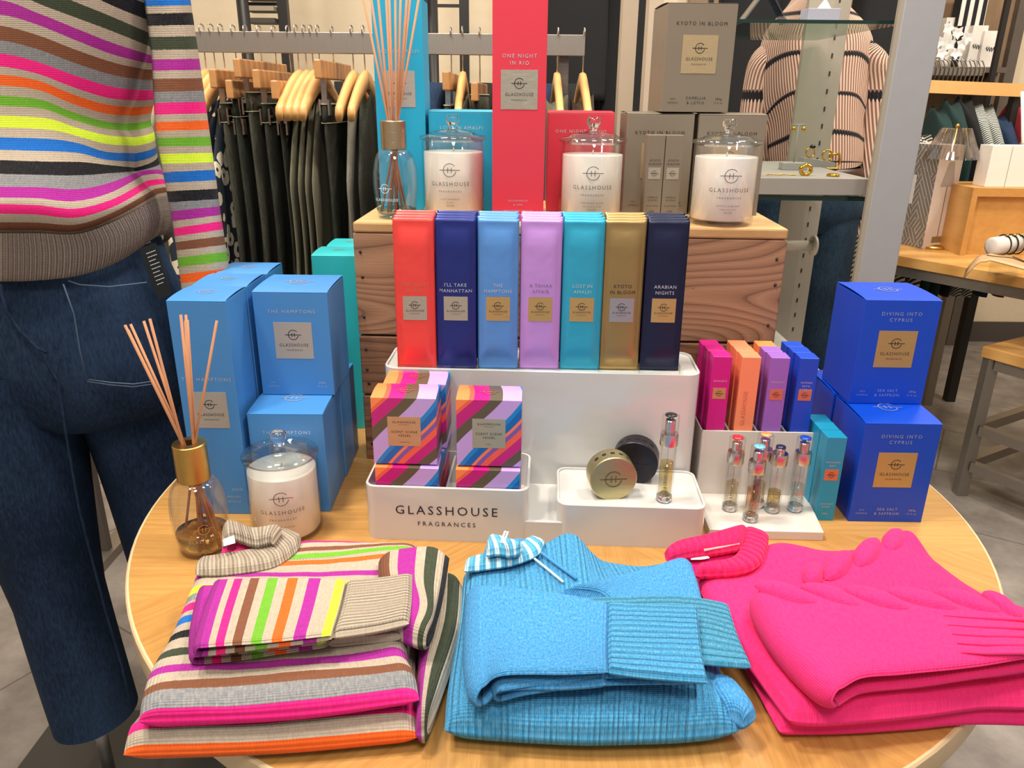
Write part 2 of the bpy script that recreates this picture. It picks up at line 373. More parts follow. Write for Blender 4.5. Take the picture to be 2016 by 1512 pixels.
# candle cartons, Hamptons
a = carton('candle_box', 'blue candle carton at the front left, lower of the two stacked, behind the lidded candle', 'box', (-.3265, 1.019, T), .01, CW, CD, CHT, BLUE, SILVER, ['THE HAMPTONS'], None, FOILTXT, LAB, 'blue candle cartons', rows=[.128])
b_ = carton('candle_box', 'blue candle carton with silver label standing on top of the lower blue carton', 'box', (-.3235, 1.087, T+CHT+.0006), .0, CW, CD, CHT, BLUE, SILVER, ['THE HAMPTONS'], [(s, x, z, h_) for s, x, z, h_ in hamp_f if s not in ('TEAK &', 'MARINE')]+[], FOILTXT, LAB, 'blue candle cartons', rows=[.128])
dup(a, (-.3255, 1.132, T), label='blue candle carton hidden behind the lower one, only its right side showing', group='blue candle cartons')
# tall diffuser cartons
tall = carton('diffuser_box', 'tall blue diffuser carton, front one of the row of three at left', 'box', (-.4285, 1.01, T), 0, .08, .083, .33, BLUE, SILVER, ['THE HAMPTONS'], [('RAIN', .3, .12, .004), ('DIFFUSER', .22, .085, .0028), ('8.5 fl oz', .22, .06, .003)], FOILTXT, (.05, .055, .168), 'tall blue diffuser cartons', rows=[.212])
dup(tall, (-.4275, 1.095, T), label='tall blue diffuser carton in the middle of the row of three')
dup(tall, (-.4235, 1.180, T), label='tall blue diffuser carton at the back of the row of three')
TEALT = M('amalfi_turquoise', '2FB5B9', .36, var=.03)
tt = carton('diffuser_box', 'tall turquoise diffuser carton between the blue cartons and the wooden crate, nearer one', 'box', (-.312, 1.33, T), 0, .08, .083, .33, TEALT, SILVER, None, None, FOILTXT, None, 'turquoise cartons behind the blue ones')
dup(tt, (-.305, 1.415, T), label='tall turquoise diffuser carton behind the nearer turquoise one')
# cobalt cartons
cyf = FT(('SOY', 'CANDLE'), ('SEA SALT', '& SAFFRON'), ('380g', '13.4 oz'))
LILT = brushed('lilac_foil_lettering', 'B9BFE6', .35)
c1 = carton('candle_box', 'cobalt blue candle carton standing on the table at right, lower front one', 'box', (.5585, 1.006, T), -.01, CW, CD, CHT, COB, GOLD, ['DIVING INTO', 'CYPRUS'], cyf, LILT, LAB, 'cobalt candle cartons', rows=[.137, .128])
dup(c1, (.5605, 1.074, T+CHT+.0006), -.012, 'cobalt blue candle carton stacked on top of the lower cobalt one')
dup(c1, (.558, 1.121, T), -.01, 'cobalt blue candle carton behind, under the back of the top one')
# ------------------------------------------------------------------ wooden crate
cr = thing('wooden_crate', 'upturned rustic wooden crate with plank front and nail holes, behind the sachets', 'crate', (-.25, 1.2, T), -.04)
CW_, CDp, CH = .668, .30, .406
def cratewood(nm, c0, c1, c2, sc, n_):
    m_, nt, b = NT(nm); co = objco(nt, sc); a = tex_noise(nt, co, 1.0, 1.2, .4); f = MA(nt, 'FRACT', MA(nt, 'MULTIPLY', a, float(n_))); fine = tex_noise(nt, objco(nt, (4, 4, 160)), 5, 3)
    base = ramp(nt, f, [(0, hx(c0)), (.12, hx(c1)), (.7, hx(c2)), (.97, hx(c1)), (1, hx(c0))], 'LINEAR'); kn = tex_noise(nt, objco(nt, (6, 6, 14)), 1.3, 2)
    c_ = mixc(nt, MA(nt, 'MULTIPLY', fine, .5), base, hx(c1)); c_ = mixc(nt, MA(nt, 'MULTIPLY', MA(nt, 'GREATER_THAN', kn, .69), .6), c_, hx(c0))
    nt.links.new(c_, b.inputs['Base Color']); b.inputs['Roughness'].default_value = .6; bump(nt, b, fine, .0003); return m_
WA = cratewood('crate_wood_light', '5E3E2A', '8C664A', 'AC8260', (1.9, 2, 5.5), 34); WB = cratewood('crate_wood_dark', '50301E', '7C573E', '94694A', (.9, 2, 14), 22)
WT = wood('crate_top_wood', 'A97F4C', 'D9B27C', (4, 16, 16), .55, 4)
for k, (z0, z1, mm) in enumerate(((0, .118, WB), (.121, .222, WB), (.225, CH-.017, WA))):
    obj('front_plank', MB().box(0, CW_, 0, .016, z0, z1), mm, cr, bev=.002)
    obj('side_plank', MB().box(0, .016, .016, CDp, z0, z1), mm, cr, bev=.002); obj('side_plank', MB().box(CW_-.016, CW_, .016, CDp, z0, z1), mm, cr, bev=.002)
    obj('back_plank', MB().box(.016, CW_-.016, CDp-.016, CDp, z0, z1), mm, cr, bev=.002)
obj('top_board', MB().box(0.001, CW_-.001, -.001, CDp*.52, CH-.016, CH), WT, cr, bev=.003); obj('top_board', MB().box(0.001, CW_-.001, CDp*.52+.002, CDp, CH-.016, CH), WT, cr, bev=.003)
nl = MB()
for z in (.03, .075, .14, .165, .2, .255, .32, .36):
    for x in (.012, CW_-.012): nl.tube([(x+random.uniform(-.003, .003), .0005, z), (x, -.0008, z)], .0028, 8)
obj('nail_head', nl, M('nail', '2A211C', .6), cr)
# ------------------------------------------------------------------ white risers
WH = M('white_acrylic', 'CFCDC8', .16, var=.01, coat=.6); WH2 = M('white_inlay', 'CFCABC', .12, var=.01, coat=.4)
ru = thing('display_riser', 'glossy white stepped display stand printed with the shop lettering, in front of the crate', 'display stand', (-.204, .946, T), -.045)
def block(nm, x0, x1, y0, y1, z0, z1, r=.016, rim=.0035, dep=.003):
    mb = MB(); lo = rrect(x0, x1, y0, y1, r); li = rrect(x0+rim, x1-rim, y0+rim, y1-rim, r-rim); n = len(lo)
    lc = rrect(x0+.0008, x1-.0008, y0+.0008, y1-.0008, r-.0008)
    rings = [(lo, z0), (lo, z1-.001), (lc, z1), (li, z1), (li, z1-dep)]
    vs_ = [(x, y, z) for L, z in rings for x, y in L]; fs = [(k*n+i, k*n+(i+1) % n, (k+1)*n+(i+1) % n, (k+1)*n+i) for k in range(4) for i in range(n)]
    fs += [tuple(range(4*n, 5*n)), tuple(range(n))[::-1]]
    mb.add(vs_, fs); mb.smooth = True
    return obj(nm, mb, WH, ru, auto=True)
block('plinth', 0.002, .474, .004, .21, 0, .034, .014)
block('tray', 0, .229, 0, .1205, 0, .084, dep=.071)
block('low_platform', .268, .474, .002, .118, 0, .0635)
block('tall_riser', .008, .474, .122, .232, 0, .215, .02)
obj('divider', MB().box(.1125, .1155, .004, .1165, .013, .078), WH, ru)
k = MB(); put_text(k, 'GLASSHOUSE', .1145, .042, .0135, -.0006, 1.32, .158); put_text(k, 'FRAGRANCES', .1145, .024, .0068, -.0006, 1.5, .092)
obj('lettering', k, M('navy_ink', '1E2236', .4), ru)
# ------------------------------------------------------------------ scent scene boxes
def scene_mat():
    m_, nt, b = NT('wavy_stripe_print'); t = N(nt, 'ShaderNodeTexCoord'); sp = N(nt, 'ShaderNodeSeparateXYZ'); nt.links.new(t.outputs['Object'], sp.inputs[0])
    u = MA(nt, 'ADD', MA(nt, 'DIVIDE', sp.outputs[0], .088), .5); v = MA(nt, 'SUBTRACT', 1, MA(nt, 'DIVIDE', sp.outputs[2], .1)); d = MA(nt, 'DIVIDE', sp.outputs[1], .0535)
    wv = MA(nt, 'MULTIPLY', MA(nt, 'SINE', MA(nt, 'MULTIPLY', MA(nt, 'SUBTRACT', v, u), 3.0)), .035)
    f = MA(nt, 'ADD', MA(nt, 'ADD', MA(nt, 'ADD', u, v), wv), MA(nt, 'MULTIPLY', d, .07))
    c = {'coral': 'F0604A', 'orange': 'FA8A4E', 'mag': 'C4187C', 'hot': 'E0187E', 'olive': '5E5340', 'lil': 'C3A0E0', 'b1': '1C84CE', 'b2': '1464B4', 'or2': 'F0805A', 'pur': '8058A6'}
    st = [(0, 'orange'), (.20, 'coral'), (.27, 'mag'), (.5, 'olive'), (.70, 'lil'), (1.03, 'b1'), (1.11, 'b2'), (1.24, 'or2'), (1.3, 'pur'), (1.39, 'coral'), (1.51, 'mag'), (1.7, 'olive'), (1.88, 'lil')]
    col = ramp(nt, MA(nt, 'DIVIDE', f, 2.2), [(p/2.2, hx(c[q])) for p, q in st]); nt.links.new(col, b.inputs['Base Color']); b.inputs['Roughness'].default_value = .35
    return m_
SM = scene_mat()
def scene_box(label, loc, rz, foil, last):
    t = thing('vessel_box', label, 'box', loc, rz, 'wavy striped vessel boxes'); w_, d_, h = .088, .0535, .1
    obj('body', MB().box(-w_/2, w_/2, 0, d_, 0, h-.003), SM, t, bev=.0006)
    P = [[(q, d_*j/8, h-.0028+.0028*math.sin(PI*j/8*.9)) for q in (-w_/2, w_/2)] for j in range(9)]
    obj('lid_flap', MB().grid(P).grid([[(x, y, z-.0006) for x, y, z in r] for r in P], flip=True), SM, t)
    lb = obj('label_panel', MB().box(-.0225, .0225, -.0004, 0, .0275, .0705), foil, t); k = MB()
    put_text(k, 'GLASSHOUSE', 0, .0615, .003, -.0007, 1.3, .035); put_text(k, 'FRAGRANCES', 0, .0585, .0012, -.0007, 1.4, .015)
    put_text(k, 'SCENT SCENE', 0, .047, .0032, -.0007, 1.3, .038); put_text(k, 'VESSEL', 0, .0415, .0032, -.0007, 1.3, .020); put_text(k, last, 0, .0325, .0015, -.0007, 1.3)
    obj('lettering', k, INK, lb)
    k = MB(); emblem(k, 0, .024, .008, f=lambda a, b: (a, b, h+.0006)); obj('lid_emblem', k, ROSE, t); return t
RZ = -.045
def rp(x, y, z):   # riser-local point to world
    c, s = math.cos(RZ), math.sin(RZ); return (-.204+c*x-s*y, .946+s*x+c*y, T+z)
FG = brushed('copper_foil', 'D9AE88', .4)
LM = brushed('pale_foil', 'BFB9A4', .4)
sb = [scene_box('striped vessel box sunk in the left half of the tray, front lower one', rp(.060, .0055, .013), RZ, FG, 'GUNMETAL')]
dup(sb[0], rp(.060, .0615, .013), label='striped vessel box sunk in the left half of the tray, behind the front lower one')
dup(sb[0], rp(.058, .0115, .1136), RZ+.01, 'striped vessel box with copper label standing on the left lower box, front one')
dup(sb[0], rp(.064, .0665, .1136), RZ, 'striped vessel box standing behind the copper-labelled one, against the tall riser')
s1 = scene_box('striped vessel box sunk in the right half of the tray, lower one', rp(.172, .0055, .013), RZ, LM, 'GOLD')
dup(s1, rp(.173, .0125, .1136), RZ+.015, 'striped vessel box with pale metallic label standing alone in the right of the tray')
# ------------------------------------------------------------------ sachets on the tall riser
def sach_mat(nm, col, metal=.35, rough=.36):
    k = ('sa', nm)
    if k in MC: return MC[k]
    m_, nt, b = NT(nm); co = objco(nt); nz = tex_noise(nt, co, 25, 2); c = hx(col)
    nt.links.new(mixc(nt, nz, tuple(x*.92 for x in c[:3])+(1,), c), b.inputs['Base Color']); b.inputs['Metallic'].default_value = metal; b.inputs['Roughness'].default_value = rough
    bump(nt, b, nz, .0015); MC[k] = m_; return m_
def sachet(nm, label, loc, rz, mat, lines, lmat, tmat, lean=.10, grp=None):
    t = thing('scent_sachet', label, 'sachet', loc, rz, grp); w_, h = .0575, .218; NX, NZ = 18, 40
    def yy(x, z):
        bx_ = max(0, 1-(abs(x)/(w_*.41))**5) if abs(x) < w_*.41 else 0
        a, bb = .012, h-.014
        bz = 0 if z < a or z > bb else min(1, (z-a)/.018, (bb-z)/.022)
        bz = max(bz, 0)**.6
        return -.0048*(bx_**.6)*bz - (.0004*(1-min(1, max(0, abs(x)-w_*.42)/(w_*.03))))
    def pt(x, z): return (x, yy(x, z) + z*lean*.35, z)
    P = [[pt(-w_/2+w_*i/NX, h*j/NZ) for i in range(NX+1)] for j in range(NZ+1)]
    mb = MB().grid(P); mb.grid([[(x, z*lean*.35+.0012, z) for x, y, z in r] for r in P], flip=True)
    n1 = (NX+1)*(NZ+1); per = [i for i in range(NX+1)]+[(j+1)*(NX+1)-1 for j in range(1, NZ+1)]+[NZ*(NX+1)+i for i in range(NX-1, -1, -1)]+[j*(NX+1) for j in range(NZ-1, 0, -1)]
    mb.f += [(per[(i+1) % len(per)], per[i], per[i]+n1, per[(i+1) % len(per)]+n1) for i in range(len(per))]
    obj('pouch', mb, mat, t)
    if lines:
        def onf(x, z): p = pt(x, z); return (p[0], p[1]-.0005, p[2])
        def onf2(x, z): p = pt(x, z); return (p[0], p[1]-.0009, p[2])
        lb = obj('label_panel', MB().grid([[onf(-.0172+.0344*i/8, .074+.035*j/8) for i in range(9)] for j in range(9)]), lmat, t)
        k = MB(); emblem(k, 0, .096, .0052, f=onf2); put_text(k, 'GLASSHOUSE', 0, .0865, .0026, f=onf2, sp=1.25, maxw=.029); put_text(k, 'FRAGRANCES', 0, .083, .0012, f=onf2, sp=1.4, maxw=.016)
        obj('emblem_lettering', k, INK, lb)
        k = MB()
        for i, s_ in enumerate(lines): put_text(k, s_, 0, .1235-i*.0085+(.0 if len(lines) > 1 else 0), .0048, f=onf2, sp=1.15, maxw=.042 if len(s_) > 9 else None)
        obj('title_lettering', k, tmat, t)
    return t
SX = [821, 901, 980, 1061, 1139, 1218, 1296]
SD = [('coral', 'F24A44', ['ONE NIGHT', 'IN RIO'], ROSE), ('navy blue', '1F2C78', ["I'LL TAKE", 'MANHATTAN'], FOILTXT), ('sky blue', '5B93D8', ['THE', 'HAMPTONS'], FOILTXT), ('lilac', 'C391DC', ['A TAHAA', 'AFFAIR'], M('grey_foil', '8A7A94', .4, .5)),
      ('turquoise', '30A4C6', ['LOST IN', 'AMALFI'], FOILTXT), ('gold', 'A98D5C', ['KYOTO', 'IN BLOOM'], INK), ('midnight blue', '151B3C', ['ARABIAN', 'NIGHTS'], FOILTXT)]
for i, (cn, ch, ln, tm) in enumerate(SD):
    p = gp(SX[i], 724+i*.8, T+.2125); mt = sach_mat(cn.replace(' ', '_')+'_foil', ch, .75 if cn == 'gold' else .3)
    lm = brushed('pale_blue_foil', 'A8A6AC', .35) if cn == 'gold' else GOLD
    lm = CHAMP if i in (1, 0) else lm
    q = None
    for k in range(4):
        lab = ['%s foil sachet at the front of its stack on the tall riser', 'second %s foil sachet from the front of its stack', 'third %s foil sachet from the front of its stack', 'rearmost %s foil sachet of its stack against the crate'][k] % cn
        loc = (p.x+random.uniform(-.0015, .0015), p.y+k*.0095, p.z+k*.0022)
        if k < 2: q = sachet('scent_sachet', lab, loc, RZ*.6+random.uniform(-.01, .01), mt, ln if k == 0 else None, lm, tm, grp=cn+' sachets')
        else: dup(q, loc, RZ*.6+random.uniform(-.01, .01), lab)
# clear ledge holding them
ac = glassm('clear_acrylic', 'F6FAF8', .15)
hl = thing('acrylic_holder', 'clear acrylic holder at the feet of the foil sachets', 'holder', rp(.0, .122, .2155), RZ)
obj('front_lip', MB().box(.03, .446, -.0005, .001, 0, .005), ac, hl)
for i in range(8): obj('divider', MB().box(.031+i*.0586, .0322+i*.0586, .001, .05, 0, .012), ac, hl)
# ------------------------------------------------------------------ candles and diffusers
GL = glassm('clear_glass', 'FEFEFE', .3); GLL = glassm('lid_glass', 'F0F4F4', 1.6); KN = realglass('knob_glass', 'FFFFFF', 1.5)
def wax_mat():
    m_, nt, b = NT('candle_wax'); b.inputs['Base Color'].default_value = hx('F6EFE4'); b.inputs['Subsurface Weight'].default_value = .25; b.inputs['Subsurface Radius'].default_value = (.02, .015, .01)
    b.inputs['Roughness'].default_value = .35; bump(nt, b, tex_noise(nt, objco(nt), 30), .0003); return m_
WAX = wax_mat(); PRINT = M('dark_print', '5E5954', .4, .3)
def cyl(R, a0, x, z): a = x/R; return lambda X, Z: (R*math.sin(X/R+a0), -R*math.cos(X/R+a0), Z)
def candle(label, loc, a0, lines, group='lidded glass candles'):
    t = thing('glass_candle', label, 'candle', loc, 0, group); R = .0495; H_ = .118
    obj('glass_vessel', MB().lathe([(.001, .0), (R-.004, 0), (R-.001, .002), (R, .005), (R, H_), (R-.001, H_+.001), (R-.0025, H_), (R-.0026, .008), (.001, .008)], n=64, cap=False), GL, t)
    obj('wax', MB().lathe([(.001, .0085), (R-.0045, .0085), (R-.0028, .011), (R-.0028, .1), (R-.0035, .1012), (.001, .1005)], n=64, cap=False), WAX, t)
    obj('wick', MB().tube([(0, 0, .1), (.001, 0, .107)], .0012), M('wick', 'CFC4AE', .9), t)
    lid = obj('lid', MB().lathe([(.001, .1265), (.020, .1255), (.034, .1235), (.0435, .1165), (.046, .1165), (.0465, .119), (.0515, .1195), (.0525, .1215), (.0515, .1245), (.040, .1268), (.036, .1295), (.028, .132), (.010, .1345), (.006, .1355), (.001, .1355)], n=64, cap=False), GLL, t)
    obj('knob', MB().lathe([(.001, .1352), (.0075, .1355), (.0065, .139), (.0105, .145), (.0115, .151), (.008, .1555), (.001, .1565)], n=12, cap=False), KN, lid)
    f = lambda X, Z: ((R+.0002)*math.sin(X/R+a0), -(R+.0002)*math.cos(X/R+a0), Z); k = MB()
    emblem(k, 0, .076, .0098, f=f, w_=.05); put_text(k, 'GLASSHOUSE', 0, .0525, .0058, f=f, sp=1.35, maxw=.062); put_text(k, 'FRAGRANCES', 0, .0425, .003, f=f, sp=1.5, maxw=.036)
    for i, s_ in enumerate(lines): put_text(k, s_, 0, .031-i*.005, .0024 if i != 1 else .0017, f=f, sp=1.2)
    obj('printed_lettering', k, PRINT, t); return t
zc = T+CH+.0004
candle('lidded candle on the table in front of the blue cartons at left', (-.322, .9675, T), .22, ['THE HAMPTONS'])
for lab, px, y, ln in (('lidded candle on the crate between the reed diffuser and the tall red carton', 893, 1.275, ['LOST IN AMALFI', 'SEA MIST', 'TESTER']), ('lidded candle on the crate in front of the low red carton', 1165, 1.245, ['ONE NIGHT IN RIO', 'PASSIONFRUIT & LIME', 'TESTER']), ('lidded candle on the crate in front of the taupe cartons', 1427, 1.225, ['KYOTO IN BLOOM', 'CAMELLIA & LOTUS', 'TESTER'])):
    p = yp(px, 340, y); candle(lab, (p.x, y, zc), -.05, ln)
def diffuser(label, loc, R, body_h, neck_h, cap_r, cap_h, reeds, liq, liqm, a0, gold, prt):
    t = thing('reed_diffuser', label, 'reed diffuser', loc, 0)
    prof = [(.001, 0), (R*.80, 0), (R*.84, .004)]
    for i in range(9): u = i/8; prof.append((R*(.84+.16*math.sin(u*PI/2)), .004+body_h*.5*u))
    for i in range(1, 10): u = i/9; prof.append((cap_r*.8+(R-cap_r*.8)*math.cos(u*PI/2)**.8, .004+body_h*.5+body_h*.45*math.sin(u*PI/2)))
    prof.append((cap_r*.8, body_h+neck_h)); inner = [(max(.001, r-.0022), z+(.006 if z < .005 else 0)) for r, z in prof[::-1]]
    obj('glass_bottle', MB().lathe(prof+inner, n=56, cap=False), GL, t)
    obj('oil', MB().lathe([(.001, .006), (R*.78, .006), (R*.86, liq*.5+.004), (R*.9, liq), (.001, liq)], n=48, cap=False), liqm, t)
    obj('collar', MB().lathe([(cap_r*.45, body_h+cap_h), (cap_r-.001, body_h+cap_h), (cap_r, body_h+cap_h-.001), (cap_r, body_h-.0), (cap_r-.001, body_h-.001), (cap_r*.85, body_h-.001)], n=48, cap=False), gold, t, auto=True)
    zt = body_h+cap_h; RM = M('reed', 'B47C56', .75, var=.12)
    for bx_, by_, tx, ty, tz in reeds:
        nk = Vector((bx_*.0, by_*0, 0))
        p0 = Vector((bx_, by_, .008)); p1 = Vector((tx, ty, tz)); 
        # pass through the collar
        u = (zt-.008)/(tz-.008); c = p0.lerp(p1, u); lim = cap_r*.38
        if c.xy.length > lim: cc = c.xy.normalized()*lim; c = Vector((cc.x, cc.y, zt))
        p0 = c - (p1-c)*((zt-.008)/(tz-zt)) if True else p0
        if p0.xy.length > R*.72: s_ = p0.xy.normalized()*R*.72; p0 = Vector((s_.x, s_.y, .008))
        obj('reed', MB().tube([p0, c, p1], .0018, 7), RM, t)
    f = lambda X, Z: ((R+.0006)*math.sin(X/R+a0), -(R+.0006)*math.cos(X/R+a0), Z); k = MB()
    emblem(k, 0, body_h*.45, R*.19, f=f, w_=.06); put_text(k, 'GLASSHOUSE', 0, body_h*.27, .0042, f=f, sp=1.3, maxw=R*1.15)
    obj('printed_lettering', k, prt, t); return t
def reedset(x, y, base, tops, yo=0):
    o = []
    for (px, py, dy) in tops:
        p = yp(px, py, y+dy); o.append((0, 0, p.x-base[0], dy, p.z-base[2]))
    return o
AMB = realglass('amber_oil', 'F0BC62', 1.36); CLR = glassm('clear_oil', 'C9D9D2', .3)
YG = brushed('yellow_gold', 'DDB466', .28); PG = brushed('pale_gold', 'CDB592', .3)
base = (-.424, .918, T)
p = gp(388, 1085, T); 
R1 = reedset(0, .918, base, [(246, 640, -.01), (257, 638, .02), (252, 650, 0), (283, 632, .01), (295, 628, -.02), (356, 620, 0), (366, 620, .02), (365, 632, -.01), (369, 630, .01), (427, 632, 0)])
diffuser('clear glass reed diffuser with amber oil and gold collar, front left of the table', base, .0375, .108, .01, .0215, .052, R1, .03, AMB, .5, YG, M('gold_print', 'C9A96C', .4, .5))
py_ = 1.255; p = yp(778, 340, py_); base2 = (p.x, py_, zc)
R2 = reedset(0, py_, base2, [(708, -40, 0), (722, -60, .02), (740, -50, -.02), (757, -70, .0), (765, -40, .02), (778, -60, -.01), (790, -55, .01), (805, -60, 0), (812, -50, .02), (832, -45, 0)])
diffuser('clear glass reed diffuser with nearly empty bottle standing on the crate at left', base2, .0355, .106, .01, .0195, .041, R2, .014, CLR, -.35, PG, M('white_print', 'E8EEF2', .4))
# ------------------------------------------------------------------ cartons on the crate
p = yp(786, 150, 1.335); carton('diffuser_box', 'tall turquoise diffuser carton standing on the crate behind the reeds', 'box', (p.x-.0, 1.335, zc), .0, .08, .083, .33, M('amalfi_blue', '1F9FC4', .36, var=.03), SILVER, ['LOST IN AMALFI'], None, FOILTXT, (.05, .055, .193), rows=[.247])
p = yp(1022, 200, 1.225); carton('diffuser_box', 'tall coral red diffuser carton standing in the middle of the crate', 'box', (p.x, 1.225, zc), 0, .08, .083, .33, RED, CHAMP, ['ONE NIGHT', 'IN RIO'], [('PASSIONFRUIT', 0, .09, .0028), ('& LIME', 0, .072, .0028), ('TRIPLE SCENTED DIFFUSER', 0, .045, .0022), ('250ml  8.5 fl oz', 0, .022, .003)], FOILTXT, (.055, .055, .193), rows=[.237, .2275])
carton('candle_box', 'low turquoise candle carton behind the crate candle at left', 'box', (-.088, 1.34, zc), -.02, CW, CD, CHT, M('amalfi_blue', '1F9FC4', .36, var=.03), SILVER, ['LOST IN AMALFI'], None, FOILTXT, None, rows=[.132])
carton('candle_box', 'low coral red candle carton behind the middle crate candle', 'box', (.110, 1.34, zc), -.02, CW, CD, CHT, RED, CHAMP, ['ONE NIGHT IN RIO'], None, FOILTXT, None, rows=[.128])
kyf = FT(('SOY', 'CANDLE'), ('CAMELLIA', '& LOTUS'), ('380g', '13.4 oz'))
KG = brushed('warm_foil', 'C6AE86', .42)
p1 = yp(1300, 300, 1.315); ky = carton('candle_box', 'taupe candle carton on the crate, bottom left of the three', 'box', (p1.x-.002, 1.32, zc), -.03, CW, CD, CHT, TAUPE, KG, ['KYOTO IN BLOOM'], kyf, DARKTXT, LAB, 'taupe candle cartons', rows=[.128])
p2 = yp(1438, 300, 1.315); dup(ky, (p2.x-.001, 1.313, zc), -.03, 'taupe candle carton on the crate, bottom right behind the lidded candle')
p3 = yp(1368, 210, 1.32); dup(ky, (p3.x+.0005, 1.322, zc+CHT+.0006), .035, 'taupe candle carton stacked on top of the other two')
def slim(label, loc, rz, w_, d, h, mat, lmat, lines, foot, tmat, grp, vert=None, ls=.7, full=True):
    t = thing('perfume_box', label, 'perfume box', loc, rz, grp); b = MB(); b.box(-w_/2, w_/2, 0, d, 0, h); obj('body', b, mat, t, bev=.0006)
    if not full: return t
    if lmat:
        lw = w_*ls; lc = h*.56; lb = obj('label_panel', MB().box(-lw/2, lw/2, -.0004, 0, lc-lw*.45, lc+lw*.45), lmat, t); k = MB(); emblem(k, 0, lc, lw*.2, -.0007); obj('emblem', k, INK, lb)
    k = MB()
    for i, s_ in enumerate(lines): put_text(k, s_, 0, h*.7-i*.0055, .003, -.0005, 1.2, w_*.72 if len(s_) > 7 else None)
    for s_, z, hh in foot: put_text(k, s_, 0, z*h, hh, -.0005, 1.15, w_*.7)
    if vert: put_text(k, vert, .0, h*.38, .0062, -.0005, 1.25, h*.42, rot=1)
    if k.v: obj('title_lettering', k, tmat, t)
    return t
kf = [('CAMELLIA', .27, .0022), ('& LOTUS', .235, .0022), ('EAU DE PARFUM', .17, .0016), ('14ML', .1, .0026), ('0.47 fl.oz', .055, .0026)]
for lab, px in (('slim taupe perfume box on the crate, left of the pair', 1289), ('slim taupe perfume box on the crate, right of the pair', 1325)):
    p = yp(px, 330, 1.245); slim(lab, (p.x, 1.245, zc), .02, .0275, .0275, .13, TAUPE, brushed('pale_foil', 'BFB9A4', .4), ['KYOTO', 'IN BLOOM'], kf, DARKTXT, 'slim taupe perfume boxes')
# ------------------------------------------------------------------ perfume stand
ps = thing('perfume_stand', 'matte white stepped perfume stand at right, front ledge holding glass vials', 'display stand', (.289, 1.064, T), -.03)
STW = M('stand_white', 'D6D0C6', .35, var=.01)
obj('base_ledge', MB().prism([(-.002, -.108), (.160, -.108), (.170, 0), (-.002, 0)], 0, .014), STW, ps, bev=.001)
bk = MB(); bk.box(-.002, .168, 0, .003, .0, .12); bk.box(-.002, .0, 0, .1, 0, .12); bk.box(.166, .168, 0, .1, 0, .12); bk.box(-.002, .168, .098, .1, 0, .12); bk.box(0, .166, .003, .098, .104, .106)
for i in range(1, 4): bk.box(i*.0425-.003, i*.0425+.0, 0.003, .098, .106, .118)
obj('raised_box', bk, STW, ps)
MAG = M('perfume_magenta', 'C8157E', .38, var=.03); PEACH = M('perfume_peach', 'F28A62', .4, var=.03); PURP = M('perfume_purple', '9360B8', .4, var=.03); ORG = M('perfume_orange', 'F58A4A', .4, var=.03)
def sp_(x, y, z): c, s = math.cos(-.03), math.sin(-.03); return (.289+c*x-s*y, 1.064+s*x+c*y, T+z)
cols = [(MAG, 'magenta', [.019, .0165, .014], GOLD, ['REVENGEFUL'], [('AMBER', .09, .0022), ('& ORCHID', .06, .0022)], None), (PEACH, 'peach', [.061, .0595, .058], None, [], [], 'GLASSHOUSE'),
        (PURP, 'purple', [.103, .101, .099], ROSE, ['MIDNIGHT'], [], None), (COB, 'cobalt', [.145, .1435, .142], ROSE, ['DIVING', 'INTO', 'CYPRUS'], [('SEA SALT', .09, .0024), ('& SAFFRON', .055, .0024)], None)]
ords = ['at the front of its row', 'second in its row', 'third in its row', 'last in its row']
for mt, cn, xs, lm, ln, ft, vt in cols:
    for k, x in enumerate(xs):
        mt2 = ORG if (cn == 'purple' and k == 2) else mt; cn2 = 'orange' if mt2 is ORG else cn
        lab = 'slim %s perfume box %s on the white stand' % (cn2, ords[k]) if mt2 is not ORG else 'slim orange perfume box behind the two purple ones'
        slim(lab, sp_(x, .004+k*.0285, .1065), -.03+random.uniform(-.01, .01), .0275, .0275, .13, mt2, lm if k == 0 else None, ln, ft, FOILTXT if cn != 'peach' else ROSE, 'slim perfume boxes on the stand', vt, full=(k == 0))
TSM = M('perfume_teal', '188FB2', .4, var=.03)
for k in range(3):
    p = gp(1606, 1020, T); slim(['slim teal perfume box standing on the table beside the white stand', 'second teal perfume box, behind the front one beside the stand', 'rearmost teal perfume box beside the stand'][k], (.468, 1.008+k*.0295, T), -.02, .0285, .028, .136, TSM, ROSE if k == 0 else None, ['MOONLIGHT', 'BAY'], [('COCONUT', .2, .0024), ('& SALT', .165, .0024), ('14ML', .08, .0026)], FOILTXT, 'teal perfume boxes', full=(k == 0))
